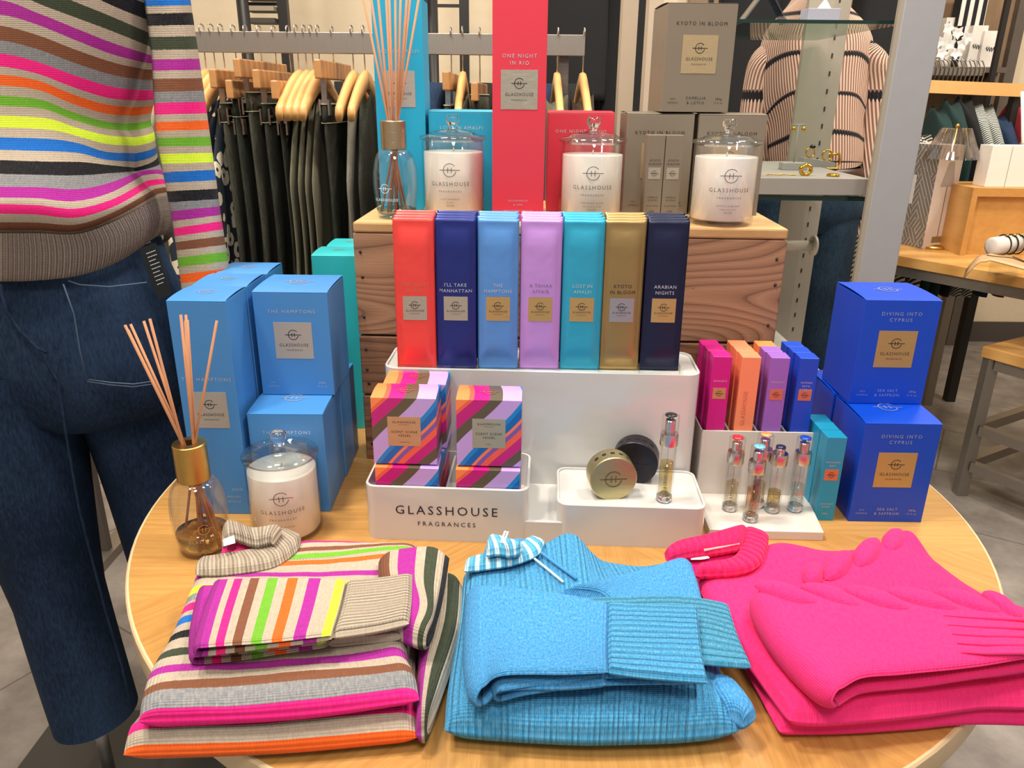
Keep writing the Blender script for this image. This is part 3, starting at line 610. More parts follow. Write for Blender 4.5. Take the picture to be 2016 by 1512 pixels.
# glass vials
CHR = brushed('chrome', 'D8D4D0', .12)
def vial(label, loc, capc, fill, liqc, H_=.125, cap=True, words='GLASSHOUSE', wm=None):
    t = thing('perfume_vial', label, 'perfume vial', loc, 0, 'glass perfume vials'); r = .0115; hb = H_*.66
    obj('glass_tube', MB().lathe([(.001, 0), (r*.96, 0), (r, .001), (r, hb-.003), (r*.8, hb), (r*.8-.0015, hb), (r-.002, hb-.004), (r-.002, .01), (.001, .009)], n=32, cap=False), GL, t)
    obj('glass_foot', MB().lathe([(.001, .0005), (r*.93, .0005), (r*.93, .0085), (.001, .0085)], n=24, cap=False), KN, t)
    if fill: obj('perfume', MB().lathe([(.001, .0095), (r-.0025, .0095), (r-.0025, fill), (.001, fill)], n=28, cap=False), glassm('perfume_'+liqc, liqc, .3), t)
    obj('dip_tube', MB().tube([(0, 0, .012), (0, 0, hb)], .0009), ac, t)
    obj('metal_band', MB().lathe([(r*.8, hb), (r*1.02, hb), (r*1.06, hb+.001), (r*1.06, hb+.016), (r*1.0, hb+.018), (r*.6, hb+.018), (r*.6, hb+.018)], n=32, cap=False), CHR, t, auto=True)
    obj('spray_head', MB().lathe([(r*.62, hb+.018), (r*.62, H_-.008 if cap else H_-.014), (r*.55, H_-.007 if cap else H_-.013), (.001, H_-.007 if cap else H_-.013)], n=28, cap=False), CHR if cap else CHR, t, auto=True)
    if cap:
        cp = obj('clear_cap', MB().lathe([(r*1.02, hb+.018), (r*1.02, H_-.001), (r*.9, H_), (.001, H_)], n=32, cap=False), GL, t)
        obj('coloured_disc', MB().lathe([(.001, H_-.0015), (r*.68, H_-.0015), (r*.68, H_+.0006), (.001, H_+.0006)], n=28, cap=False), M('disc_'+capc, capc, .3), cp)
    else: obj('coloured_disc', MB().lathe([(r*.6, H_-.0135), (r*.6, H_-.011), (.001, H_-.0105)], n=28, cap=False), M('disc_'+capc, capc, .3), t)
    f = lambda X, Z: ((r+.0003)*math.sin(X/r), -(r+.0003)*math.cos(X/r), Z); k = MB(); put_text(k, words, 0, .036, .005, f=f, sp=1.2, maxw=.042, rot=1) if words else emblem(k, 0, .032, .005, f=f)
    obj('printed_lettering', k, wm or PRINT, t); return t
zl = T+.0144
CORP = M('coral_print', 'E0605A', .5)
for lab, px, py, cc, fl, lq, cap, wd, wm in (('glass vial with red disc cap, leftmost on the white stand', 1437, 1005, 'D8303C', .045, 'F0E8D0', True, 'GLASSHOUSE', None), ('glass vial with light blue disc cap, frontmost on the white stand', 1478, 1026, '6FC0DC', .052, 'F0CFA6', True, None, CORP),
        ('glass vial with orange disc cap, behind the light blue one', 1491, 998, 'F0A060', .04, 'F0DFC0', True, 'GLASSHOUSE', None), ('uncapped glass vial with dark blue top on the white stand', 1521, 1008, '1C2446', .034, 'E4D08C', False, None, PRINT), ('glass vial with royal blue disc cap, rightmost on the white stand', 1566, 1006, '1F49B8', .043, 'E8F2F0', True, None, CORP)):
    p = gp(px, py, zl); vial(lab, (p.x, p.y+.004, zl), cc, fl, lq, .118 if cap else .117, cap, wd, wm)
p = gp(1308, 984, T+.0635); vial('single glass vial with black disc cap on the low platform', (p.x, p.y+.004, T+.0608), '1C1C1E', .06, 'EADFA8', .130)
# disc scent diffusers
def disc(label, loc, rz, mat, R=.0335, d=.030):
    t = thing('disc_diffuser', label, 'scent diffuser', loc, rz, None); zc_ = R*.93; mb = MB(); n = 72; rings = []
    for y, rr in ((-.0, R-.0012), (.0012, R), (d-.0012, R), (d, R-.0012)):
        rings.append([(rr*math.sin(2*PI*i/n), y, max(zc_+rr*math.cos(2*PI*i/n), 0.0)) for i in range(n)])
    mb.grid(rings, closed=True, flip=True); mb.add([(x, y, z) for x, y, z in rings[0]], [tuple(range(n))[::-1]]); mb.add(rings[-1], [tuple(range(n))]); mb.smooth = True
    obj('metal_case', mb, mat, t, auto=True)
    k = MB(); emblem(k, 0, zc_, .0115, -.0003); obj('engraved_emblem', k, M('engraving', '6E6848', .5, .5) if label.startswith('pale') else M('black_engraving', '24222A', .5, .5), t)
    h_ = MB()
    for a in (-42, -21, 0, 21, 42):
        a = math.radians(a); c = Vector((R*math.sin(a), d*.5, zc_+R*math.cos(a))); nn = Vector((math.sin(a), 0, math.cos(a))); tt_ = Vector((math.cos(a), 0, -math.sin(a)))
        h_.add([c+nn*.0003+tt_*(.0034*math.cos(q*PI/8))+Vector((0, 1, 0))*(.0026*math.sin(q*PI/8)) for q in range(16)], [tuple(range(16))])
    obj('vent_holes', h_, M('vent_black', '0A0A0A', .8), t); return t
p = gp(1206, 984, T+.0608); disc('pale gold round scent diffuser with engraved emblem, front on the low platform', (p.x, p.y+.002, T+.0606), .1, brushed('soft_gold', 'C9BE8E', .38, (1, 1, 20)))
p = gp(1254, 948, T+.0608); disc('black round scent diffuser behind the gold one', (p.x-.006, p.y-.003, T+.0606), -.25, M('anodised_black', '35333A', .35, .8))
# ------------------------------------------------------------------ cloth pads (folded knitwear)
def cr_(p0, p1, p2, p3, t):
    return tuple(.5*((2*b)+(-a+c)*t+(2*a-5*b+4*c-d)*t*t+(-a+3*b-3*c+d)*t**3) for a, b, c, d in zip(p0, p1, p2, p3))
def crow(row, t):     # t in 0..len-1
    n = len(row)-1; i = min(int(t), n-1); f = t-i
    if n == 1: return tuple(a+(b-a)*f for a, b in zip(row[0], row[1]))
    g = lambda k: row[k] if 0 <= k <= n else (tuple(2*a-b for a, b in zip(row[0], row[1])) if k < 0 else tuple(2*a-b for a, b in zip(row[n], row[n-1])))
    return cr_(g(i-1), g(i), g(i+1), g(i+2), f)
def surf(ctrl, v, u):
    m_ = len(ctrl)-1; i = min(int(v), m_-1)
    rows = [crow(ctrl[max(0, min(m_, k))], u*(len(ctrl[0])-1)) for k in (i-1, i, i+1, i+2)]
    if i == 0: rows[0] = tuple(2*a-b for a, b in zip(rows[1], rows[2]))
    if i+2 > m_: rows[3] = tuple(2*a-b for a, b in zip(rows[2], rows[1]))
    if m_ == 1: return tuple(a+(b-a)*(v-i) for a, b in zip(rows[1], rows[2]))
    return cr_(*rows, v-i)
def pad(ctrl, ztop, th, nu=60, nv=60, r=None, cv=lambda p: p, axis='v', wob=.002, wsc=14, edges=(1, 1, 1, 1), dz=None, seed=0, lip=0):
    """edges = rounding at (back, front, left, right)"""
    r = r or th*.75; m_ = len(ctrl)-1
    ctrl = [[cv(p) for p in row] for row in ctrl]
    sm = lambda t: .5*t+.5*(.5-.5*math.cos(PI*t))
    us = [sm(i/nu) for i in range(nu+1)]; vsx = [sm(j/nv)*m_ for j in range(nv+1)]
    G = [[gp(*surf(ctrl, v, u)[:2], ztop) for u in us] for v in vsx]
    su = [0]; 
    for i in range(nu): su.append(su[-1]+sum((G[j][i+1]-G[j][i]).length for j in (0, nv//2, nv))/3)
    sv = [0]
    for j in range(nv): sv.append(sv[-1]+sum((G[j+1][i]-G[j][i]).length for i in (0, nu//2, nu))/3)
    ee = lambda d, on: 1 if not on else math.sqrt(max(0, 1-(1-min(1, d/r))**2))
    top, bot, uv, st = [], [], [], []
    for j in range(nv+1):
        ta, tb_ = [], []
        for i in range(nu+1):
            p = G[j][i]; e = ee(sv[j], edges[0])*ee(sv[-1]-sv[j], edges[1])*ee(su[i], edges[2])*ee(su[-1]-su[i], edges[3])
            nz = noise.noise(Vector((p.x*wsc+seed, p.y*wsc, seed*1.7)))*wob+noise.noise(Vector((p.x*wsc*3+seed, p.y*wsc*3, seed*1.7)))*wob*.35
            h = dz(us[i], vsx[j]/m_) if dz else 0
            zm = ztop-th/2
            ta.append((p.x, p.y, zm+(th/2)*e+(nz+h)*e)); tb_.append((p.x, p.y, zm-(th/2)*e))
            uv.append((su[i], sv[j])); st.append((vsx[j] if axis == 'v' else us[i]))
        top.append(ta); bot.append(tb_)
    mb = MB(); mb.grid(top, flip=True); mb.grid(bot)
    uv2 = [(a, b) for a, b in uv]; nvv = len(uv)
    # sides where an edge is not rounded
    W_ = nu+1; per = [i for i in range(W_)]+[(j+1)*W_-1 for j in range(1, nv+1)]+[nv*W_+i for i in range(nu-1, -1, -1)]+[j*W_ for j in range(nv-1, 0, -1)]
    mb.f += [(per[i], per[(i+1) % len(per)], per[(i+1) % len(per)]+nvv, per[i]+nvv) for i in range(len(per))]
    mb.uv = uv+uv2; mb.st = st+st
    return mb
def fold(ctrl, ztop, gap, t, cv, nu=50, nv=40, seed=0, wob=.002, close=.5, tuck=.0):
    SV = [.5*(j/nv)+.5*(.5-.5*math.cos(PI*j/nv)) for j in range(nv+1)]; m_ = len(ctrl)-1; ctrl = [[cv(p) for p in row] for row in ctrl]; G = []; UV = []; ST = []; L = (gp(*ctrl[m_//2][0], ztop)-gp(*ctrl[m_//2][-1], ztop)).length; Wd = (gp(*ctrl[0][0], ztop)-gp(*ctrl[-1][0], ztop)).length
    nz = lambda p, k: noise.noise(Vector((p.x*13+seed, p.y*13, k*3.1+seed)))*wob
    for j in range(nv+1):
        v = SV[j]; row = []; P = [gp(*surf(ctrl, v*m_, i/nu)[:2], ztop) for i in range(nu+1)]; d0 = (P[0]-P[3]); d0.z = 0; d0.normalize()
        e = 1-.25*(abs(2*v-1)**6)
        for i in range(nu, -1, -1):
            u = i/nu; p = P[i]; g_ = gap*(1-close*u)*e; row.append((p.x, p.y, ztop-g_-t/2+nz(p, 1))); UV.append((u*L+.3, v*Wd)); ST.append(min(1, u*.9+.02))
        for q in range(1, 10):
            a = PI*q/10; p = P[0]; r = gap*e/2; row.append((p.x+d0.x*r*math.sin(a), p.y+d0.y*r*math.sin(a), ztop-t/2-r-r*math.cos(a)+nz(p, 1)*(1-q/10)+nz(p, 0)*q/10)); UV.append((-.01*(10-q), v*Wd)); ST.append(0)
        for i in range(nu+1):
            u = i/nu; p = P[i]; row.append((p.x, p.y, ztop-t/2+nz(p, 0)-.1*t*(abs(2*v-1)**8))); UV.append((u*L, v*Wd)); ST.append(u)
        G.append(row)
    H = len(G[0]); V3 = [[Vector(p) for p in r] for r in G]; A, B = [], []; cl = [0]
    for j in range(nv): cl.append(cl[-1]+(V3[j+1][H-5]-V3[j][H-5]).length)
    for j in range(nv+1):
        ra, rb = [], []; dv = min(cl[j], cl[-1]-cl[j]); ev = math.sqrt(max(0, 1-(1-min(1, dv/(t*.9)))**2))
        for i in range(H):
            a = V3[j][min(i+1, H-1)]-V3[j][max(i-1, 0)]; b = V3[min(j+1, nv)][i]-V3[max(j-1, 0)][i]; n_ = a.cross(b).normalized()
            eu = 1 if 2 < i < H-3 else (.05, .6, .9)[min(i, H-1-i)]; k = t/2*ev*eu
            ra.append(tuple(V3[j][i]-n_*k)); rb.append(tuple(V3[j][i]+n_*k))
        A.append(ra); B.append(rb)
    mb = MB().grid(A, flip=True); mb.grid(B); n = H*(nv+1); per = [i for i in range(H)]+[(j+1)*H-1 for j in range(1, nv+1)]+[nv*H+i for i in range(H-2, -1, -1)]+[j*H for j in range(nv-1, 0, -1)]
    mb.f += [(per[i], per[(i+1) % len(per)], per[(i+1) % len(per)]+n, per[i]+n) for i in range(len(per))]
    mb.uv = UV+UV; mb.st = ST+ST; return mb
def foldobj(nm, mb, mat, par, t): return obj(nm, mb, mat, par, world=True)
C_ = dict(be='B2A28D', gr='7C7D80', pk='F01E80', pu='A62690', br='7C4C34', gn='6CAC2C', og='F4641E', ye='D8F83C', bl='1468BE', bk='15151B', ol='3A4230')
def rowstops(cols, n): return [(i/n, hx(C_[c])) for i, c in enumerate(cols)]
def knit_rows(name, cols, **k):
    m_ = knit(name, stops=[(i/len(cols)+1e-6*0, hx(C_[c])) for i, c in enumerate(cols)], **k)
    for n in m_.node_tree.nodes:      # rescale st -> 0..1
        if n.type == 'ATTRIBUTE':
            nt = m_.node_tree; d = MA(nt, 'DIVIDE', n.outputs['Fac'], float(len(cols)))
            for l in list(nt.links):
                if l.from_node == n and l.to_node != d.node: to = l.to_socket; nt.links.remove(l); nt.links.new(d, to)
    return m_
def knit_u(name, bands, base='be', **k):
    st = []; p = 0
    for a, b, c in bands:
        if a > p: st.append((p, hx(C_[base])))
        st.append((a, hx(C_[c]))); p = b
    st.append((p, hx(C_[base])))
    return knit(name, stops=st, **k)
Z5 = lambda p: (230+p[0]*.3472, 1000+p[1]*.3472); Z6 = lambda p: (850+p[0]*.3274, 1020+p[1]*.3274); Z7 = lambda p: (1316+p[0]*.3472, 1000+p[1]*.3472)
# ---- striped pair
rows = [((560, 250), (1030, 152), (1690, 170)), ((548, 258), (1028, 196), (1700, 180)), ((540, 264), (1010, 228), (1704, 186)), ((532, 270), (1005, 252), (1706, 200)), ((525, 276), (975, 268), (1712, 205)), ((515, 284), (965, 294), (1716, 226)),
        ((505, 290), (905, 306), (1712, 250)), ((495, 300), (900, 336), (1706, 275)), ((438, 350), (930, 372), (1690, 345)), ((424, 388), (960, 395), (1690, 375)), ((404, 430), (1000, 425), (1680, 400)), ((388, 472), (1000, 455), (1680, 430)),
        ((368, 515), (1000, 495), (1680, 460)), ((362, 530), (1000, 510), (1680, 475)), ((343, 577), (1000, 545), (1680, 510)), ((332, 602), (1000, 575), (1680, 530)), ((312, 645), (1000, 610), (1680, 560)), ((286, 690), (1000, 650), (1670, 600)), ((268, 730), (1000, 690), (1660, 630)),
        ((225, 800), (1000, 750), (1640, 690)), ((195, 857), (1000, 800), (1640, 735)), ((170, 915), (1000, 868), (1645, 790)), ((152, 965), (1000, 915), (1655, 842)), ((135, 1030), (1000, 955), (1680, 885)), ((125, 1075), (1000, 1012), (1692, 925)), ((112, 1168), (1000, 1115), (1705, 1008)), ((104, 1190), (1000, 1146), (1712, 1052))]
sq_ = lambda p: (p[0], p[1]-max(0, p[1]-750)*.12)
rows = [tuple(sq_(p) for p in r) for r in rows]
cols = ['pk', 'be', 'br', 'be', 'gn', 'be', 'og', 'be', 'pu', 'be', 'ye', 'gr', 'be', 'pk', 'be', 'bl', 'be', 'bk', 'be', 'ol', 'be', 'pu', 'be', 'br', 'gr', 'pk']
KS = dict(heather=.42, hscale=330, col2='E6DCCB', rib=0, stitch=330, sth=.0005)
zB = T+.034; zA = T+.066; ztA = zA+.001
swB = thing('folded_sweater', 'multicoloured striped sweater at the bottom of the pair, jutting over the table edge', 'sweater', tuple(gp(520, 1300, T)), 0, 'striped folded sweaters')
rB = [((470, 340), (1000, 300), (1700, 240)), ((260, 800), (1000, 750), (1690, 700)), ((130, 1150), (900, 1120), (1690, 1060)), ((85, 1225), (900, 1185), (1700, 1095)), ((55, 1262), (900, 1215), (1700, 1130)), ((35, 1320), (900, 1275), (1702, 1205)), ((24, 1370), (900, 1340), (1705, 1270)), ((20, 1385), (900, 1352), (1705, 1285))]
rB = [tuple((p[0], p[1]-max(0, min(1, (p[1]-700)/300))*62) for p in r) for r in rB]
obj('body', pad(rB, zB, .033, 60, 70, .022, Z5, seed=3), knit_rows('striped_knit_lower', ['be', 'be', 'gr', 'gr', 'pk', 'be', 'og'], **KS), swB, world=True)
obj('folded_sleeve', pad([((1620, 330), (1880, 320), (1965, 370)), ((1700, 600), (1860, 620), (1945, 640)), ((1700, 900), (1780, 920), (1850, 930)), ((1690, 1180), (1740, 1180), (1760, 1140))], zB+.014, .046, 24, 50, .022, Z5, axis='u', seed=5), knit_u('striped_sleeve_lower', [(0, .3, 'pu'), (.5, .85, 'ol')], **KS), swB, world=True)
swA = thing('folded_sweater', 'multicoloured striped sweater with ribbed mock neck folded on top of its twin', 'sweater', tuple(gp(520, 1260, zA)), 0, 'striped folded sweaters')
obj('body', pad(rows, zA, .031, 70, 150, .020, Z5, seed=1, wob=.003), knit_rows('striped_knit', cols, **KS), swA, world=True)
obj('upper_sleeve', pad([((1480, 235), (1760, 180), (1885, 215)), ((1480, 340), (1740, 400), (1850, 430)), ((1520, 480), (1760, 560), (1800, 600)), ((1560, 640), (1700, 690), (1760, 690))], zA+.022, .034, 30, 50, .018, Z5, axis='u', seed=8), knit_u('striped_sleeve_upper', [(.0, .12, 'br'), (.2, .38, 'pu'), (.5, .72, 'ol'), (.9, 1, 'bk')], **KS), swA, world=True)
bd = [(0, .07, 'pu'), (.13, .21, 'pk'), (.285, .365, 'br'), (.44, .52, 'gn'), (.595, .67, 'og'), (.745, .825, 'pu'), (.93, .99, 'ye')]
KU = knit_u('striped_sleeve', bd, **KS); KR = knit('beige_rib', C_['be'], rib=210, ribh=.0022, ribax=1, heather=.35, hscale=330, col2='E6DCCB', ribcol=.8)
foldobj('sleeve', fold([((500, 430), (850, 420), (1290, 420)), ((455, 660), (830, 650), (1240, 620)), ((450, 828), (780, 800), (1190, 755))], zA+.016, .011, .006, Z5, seed=9), KU, swA, .006)
obj('cuff', pad([((1285, 420), (1640, 400)), ((1235, 620), (1620, 600)), ((1188, 745), (1612, 705))], zA+.013, .015, 30, 40, .010, Z5, seed=10), KR, swA, world=True)
foldobj('sleeve', fold([((590, 392), (900, 385), (1300, 392)), ((522, 600), (850, 580), (1260, 560)), ((472, 775), (800, 750), (1215, 705))], zA+.036, .013, .006, Z5, seed=11), KU, swA, .006)
obj('cuff', pad([((1298, 392), (1490, 375), (1675, 345)), ((1258, 560), (1480, 540), (1670, 500)), ((1213, 700), (1450, 665), (1655, 620))], zA+.032, .016, 30, 44, .010, Z5, seed=12), KR, swA, world=True)
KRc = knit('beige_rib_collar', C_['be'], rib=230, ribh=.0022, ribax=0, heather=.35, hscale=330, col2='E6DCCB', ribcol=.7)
obj('collar', pad([((470, 262), (620, 238), (800, 205), (905, 120), (925, 92)), ((445, 300), (640, 290), (860, 262), (985, 175), (1030, 128)), ((440, 345), (640, 340), (880, 300), (1010, 215), (1040, 150))], zA+.012, .016, 90, 24, .009, Z5, seed=14), KRc, swA, world=True)
obj('back_collar', pad([((592, 105), (640, 50), (760, 90), (900, 75), (935, 92)), ((590, 180), (650, 130), (780, 165), (860, 150), (880, 165))], zA+.030, .020, 90, 20, .009, Z5, seed=15, edges=(1, 1, 1, 1)), KRc, swA, world=True)
lb = obj('neck_label', pad([((600, 175), (665, 152)), ((606, 215), (672, 196))], zA+.026, .0012, 6, 4, .001, Z5, wob=0), M('label_cotton', 'EDEBE8', .8), swA, world=True)
obj('neck_inside', pad([((600, 150), (760, 165), (900, 140)), ((590, 262), (740, 255), (900, 225))], zA+.004, .008, 20, 12, .006, Z5, seed=16), knit('pink_inside', C_['pk'], heather=.1, hscale=300), swA, world=True)
# ---- blue sweater
KB = dict(col2='BDE6F2', heather=.5, hscale=520)
zC = T+.046
swC = thing('folded_sweater', 'light blue flecked sweater folded in the middle of the table front', 'sweater', tuple(gp(1180, 1300, T)))
KBr = knit('blue_knit_rib', '2E90C4', rib=170, ribh=.0018, ribax=0, ribcol=.3, **KB); KBp = knit('blue_knit_plain', '2A8AC8', rib=0, **KB)
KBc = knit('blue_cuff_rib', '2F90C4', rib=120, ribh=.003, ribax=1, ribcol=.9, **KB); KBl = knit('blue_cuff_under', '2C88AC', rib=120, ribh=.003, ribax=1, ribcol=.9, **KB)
obj('body', pad([((190, 262), (400, 200), (620, 130), (840, 85), (1010, 215), (1250, 250), (1420, 215)), ((150, 600), (400, 600), (700, 600), (900, 600), (1200, 600), (1500, 600), (1680, 620)), ((92, 940), (400, 960), (700, 960), (950, 960), (1200, 960), (1500, 950), (1780, 940)), ((72, 1160), (400, 1185), (700, 1205), (950, 1215), (1200, 1210), (1500, 1200), (1868, 1165))], zC, .046, 100, 90, .026, Z6, seed=21, wob=.003, dz=lambda u, v: .014*math.exp(-((u-.48)/.1)**2-((v)/.18)**2)), KBr, swC, world=True)
obj('upper_sleeve', pad([((760, 400), (1050, 340), (1300, 270), (1480, 205), (1565, 215)), ((1000, 430), (1200, 420), (1400, 390), (1560, 350), (1610, 370)), ((1100, 560), (1300, 560), (1450, 560), (1600, 540), (1650, 520))], zC+.02, .026, 50, 40, .016, Z6, seed=22), KBp, swC, world=True)
obj('under_sleeve', pad([((700, 470), (1000, 462), (1300, 455), (1560, 460), (1785, 500)), ((700, 660), (1000, 650), (1300, 640), (1620, 650), (1850, 700)), ((700, 800), (1000, 800), (1300, 810), (1690, 850), (1925, 868))], zC+.022, .012, 80, 50, .006, Z6, seed=23), KBl, swC, world=True)
obj('under_sleeve_end', pad([((1640, 900), (1760, 915), (1830, 960)), ((1680, 1000), (1800, 1010), (1960, 1110)), ((1780, 1120), (1850, 1150), (1880, 1180))], zC+.002, .03, 30, 30, .014, Z6, seed=24), KBp, swC, world=True)
foldobj('sleeve', fold([((290, 390), (500, 400), (800, 440), (1065, 492)), ((290, 700), (500, 710), (800, 720), (1058, 740)), ((310, 985), (430, 915), (800, 915), (1062, 905))], zC+.042, .026, .009, Z6, 60, 50, seed=25, close=.3), KBp, swC, .008)
obj('cuff', pad([((1062, 492), (1300, 505), (1600, 518)), ((1056, 740), (1300, 745), (1620, 750)), ((1062, 905), (1300, 935), (1662, 965))], zC+.040, .010, 40, 70, .005, Z6, seed=26), KBc, swC, world=True)
foldobj('sleeve_fold', fold([((430, 800), (600, 800), (1000, 800), (1640, 850)), ((420, 1020), (600, 990), (1000, 950), (1640, 940))], zC+.027, .016, .007, Z6, 60, 20, seed=27, close=.6), KBp, swC, .007)
KBn = knit('blue_neck_rib', '46A6D2', rib=85, ribh=.004, ribax=0, ribcol=-.0, **KB)
def neckmat():
    m_ = knit('blue_white_neck', '4CAAD0', rib=75, ribh=.003, ribax=0, **KB); nt = m_.node_tree; b = nt.nodes['Principled BSDF']
    uvn = N(nt, 'ShaderNodeUVMap'); sp = N(nt, 'ShaderNodeSeparateXYZ'); nt.links.new(uvn.outputs[0], sp.inputs[0])
    s_ = MA(nt, 'GREATER_THAN', MA(nt, 'SINE', MA(nt, 'MULTIPLY', sp.outputs[0], 75*2*PI)), .35)
    old = b.inputs['Base Color'].links[0].from_socket; nt.links.new(mixc(nt, MA(nt, 'MULTIPLY', s_, .7), old, hx('E4F2F2')), b.inputs['Base Color']); return m_
NKM = neckmat()
obj('neck_inside', pad([((325, 150), (420, 120), (560, 110)), ((300, 225), (420, 205), (560, 175))], zC+.004, .01, 20, 12, .006, Z6, seed=30), KBp, swC, world=True)
obj('collar', pad([((205, 225), (330, 190), (480, 165), (550, 115), (600, 95)), ((190, 290), (330, 275), (500, 245), (640, 190), (680, 110))], zC+.016, .014, 90, 20, .008, Z6, seed=28), NKM, swC, world=True)
obj('back_collar', pad([((330, 130), (355, 75), (420, 85), (520, 125), (545, 120)), ((325, 185), (400, 175), (470, 185), (520, 170), (545, 150))], zC+.034, .018, 60, 16, .008, Z6, seed=29), NKM, swC, world=True)
obj('hanging_loop', MB().tube([gp(*Z6(q), zC+.048) for q in ((415, 150), (440, 80), (458, 85), (430, 152))], .0012), M('loop_tape', 'F2F4F4', .7), swC, world=True)
obj('seam_piping', MB().tube([gp(*Z6(q), zC+.006) for q in ((612, 240), (700, 310), (790, 385))], .0016), M('seam_yarn', 'CFE6EA', .9), swC, world=True)
obj('seam_ridge', MB().tube([gp(*Z6(q), zC+.008) for q in ((640, 195), (740, 270), (870, 365))], .002), KBp, swC, world=True)
# ---- pink sweater
KP = dict(col2='FF8CBC', heather=.10, hscale=260, fuzz=.12, sth=.00025, stitch=260)
zD = T+.05
swD = thing('folded_sweater', 'hot pink cable knit sweater folded at the front right of the table', 'sweater', tuple(gp(1760, 1280, T)))
KPr = knit('pink_rib', 'EC2A70', rib=120, ribh=.0004, ribax=0, ribcol=.0, **KP); KPp = knit('pink_plain', 'EE2C72', rib=0, **KP); KPc = knit('pink_collar_rib', 'E41A5E', rib=100, ribh=.0025, ribax=0, ribcol=.15, **KP); KPw = knit('pink_welt', 'E01C7C', rib=0, **KP)
obj('lower_layer', pad([((200, 420), (700, 350), (1300, 350), (1800, 600), (2200, 720)), ((420, 820), (900, 850), (1400, 850), (1800, 850), (2250, 850)), ((640, 1215), (1000, 1210), (1400, 1185), (1750, 1155), (2280, 1170))], T+.024, .024, 60, 60, .016, Z7, seed=31), KPp, swD, world=True)
obj('body', pad([((150, 330), (400, 270), (600, 165), (900, 200), (1130, 190), (1300, 120), (1400, 160)), ((270, 560), (500, 500), (800, 450), (1050, 450), (1300, 450), (1500, 400), (1600, 330)), ((480, 840), (700, 800), (950, 780), (1250, 760), (1550, 740), (1800, 700), (2050, 620)), ((700, 1130), (900, 1140), (1200, 1120), (1500, 1090), (1800, 1050), (2050, 1050), (2250, 1040))], zD, .032, 90, 80, .024, Z7, seed=32, wob=.004, dz=lambda u, v: .012*math.exp(-((u-.86)/.12)**2-((v)/.15)**2)), KPr, swD, world=True)
foldobj('sleeve', fold([((540, 440), (900, 425), (1300, 450), (1650, 455), (1960, 520), (2120, 590)), ((710, 700), (950, 680), (1300, 680), (1650, 680), (2000, 690), (2200, 700)), ((990, 985), (1120, 920), (1350, 900), (1650, 875), (2000, 830), (2200, 800))], zD+.038, .028, .013, Z7, 80, 60, seed=33, wob=.003, close=.55), KPp, swD, .012)
obj('under_sleeve', pad([((1000, 800), (1500, 780), (2200, 760)), ((960, 1000), (1500, 930), (2200, 900))], zD+.010, .02, 40, 20, .012, Z7, seed=34), KPw, swD, world=True)
def lobes(path, n, wdt, z, cv, ht=.007):
    mb = MB()
    for k in range(n):
        t0 = k/n*(len(path)-1); t1 = (k+1.35)/n*(len(path)-1); t1 = min(t1, len(path)-1)
        a = gp(*cv(crow(path, t0)), z); b_ = gp(*cv(crow(path, t1)), z); d = b_-a; L = d.length; d.normalize(); nn = Vector((-d.y, d.x, 0))
        if nn.y < 0: nn = -nn
        a = a+nn*wdt*.42; b_ = b_-nn*wdt*.42; G = []
        for i in range(15):
            s_ = i/14; row = []
            for j in range(9):
                q = j/8*2-1; wd = wdt*.52*math.sin(PI*min(1, max(0, s_)))**.6
                c = a.lerp(b_, .5-.5*math.cos(PI*s_)) ; c = a.lerp(b_, s_) if 1 else c
                p = c+nn*(q*wd+math.sin(2*PI*s_)*0); row.append((p.x, p.y, z-.004+ht*1.6*math.sqrt(max(0, 1-q*q))*(math.sin(PI*s_)**.5)))
            G.append(row)
        mb.grid(G)
    n_ = len(mb.v); mb.uv = [(v[0], v[1]) for v in mb.v]; return mb
obj('cable', lobes([(500, 470), (760, 480), (1000, 500), (1260, 515), (1530, 515), (1780, 515), (2010, 570)], 6, .034, zD+.0385, Z7), KPp, swD, world=True)
obj('cable', lobes([(1370, 140), (1240, 190), (1080, 265), (900, 345), (740, 385)], 4, .030, zD+.004, Z7), KPp, swD, world=True)
crb = MB()
for k in range(5):
    crb.tube([gp(*Z7(q), zD+.0388) for q in ((1560+k*25, 610+k*52), (1800, 625+k*50), (2100, 640+k*45))], [.0005, .002, .0025], 6)
obj('cuff_ribs', crb, KPp, swD, world=True)
obj('collar', pad([((160, 300), (330, 268), (395, 225), (420, 150), (440, 80)), ((155, 350), (400, 335), (520, 290), (565, 200), (575, 130))], zD+.014, .018, 70, 20, .010, Z7, seed=36), KPc, swD, world=True)
obj('back_collar', pad([((-20, 215), (60, 165), (220, 125), (390, 80), (450, 75)), ((0, 262), (110, 235), (250, 215), (400, 190), (440, 165))], zD+.020, .022, 70, 20, .010, Z7, seed=37), KPc, swD, world=True)
obj('neck_label', pad([((100, 250), (160, 238), (215, 258)), ((130, 290), (190, 288), (235, 280))], zD+.006, .002, 12, 6, .002, Z7, wob=0), M('label_cotton', 'EDEBE8', .8), swD, world=True)
obj('neck_tape', MB().tube([gp(*Z7(q), zD+.014) for q in ((200, 240), (300, 222), (400, 203))], .0018), M('neck_tape', 'F2B8B0', .9), swD, world=True)
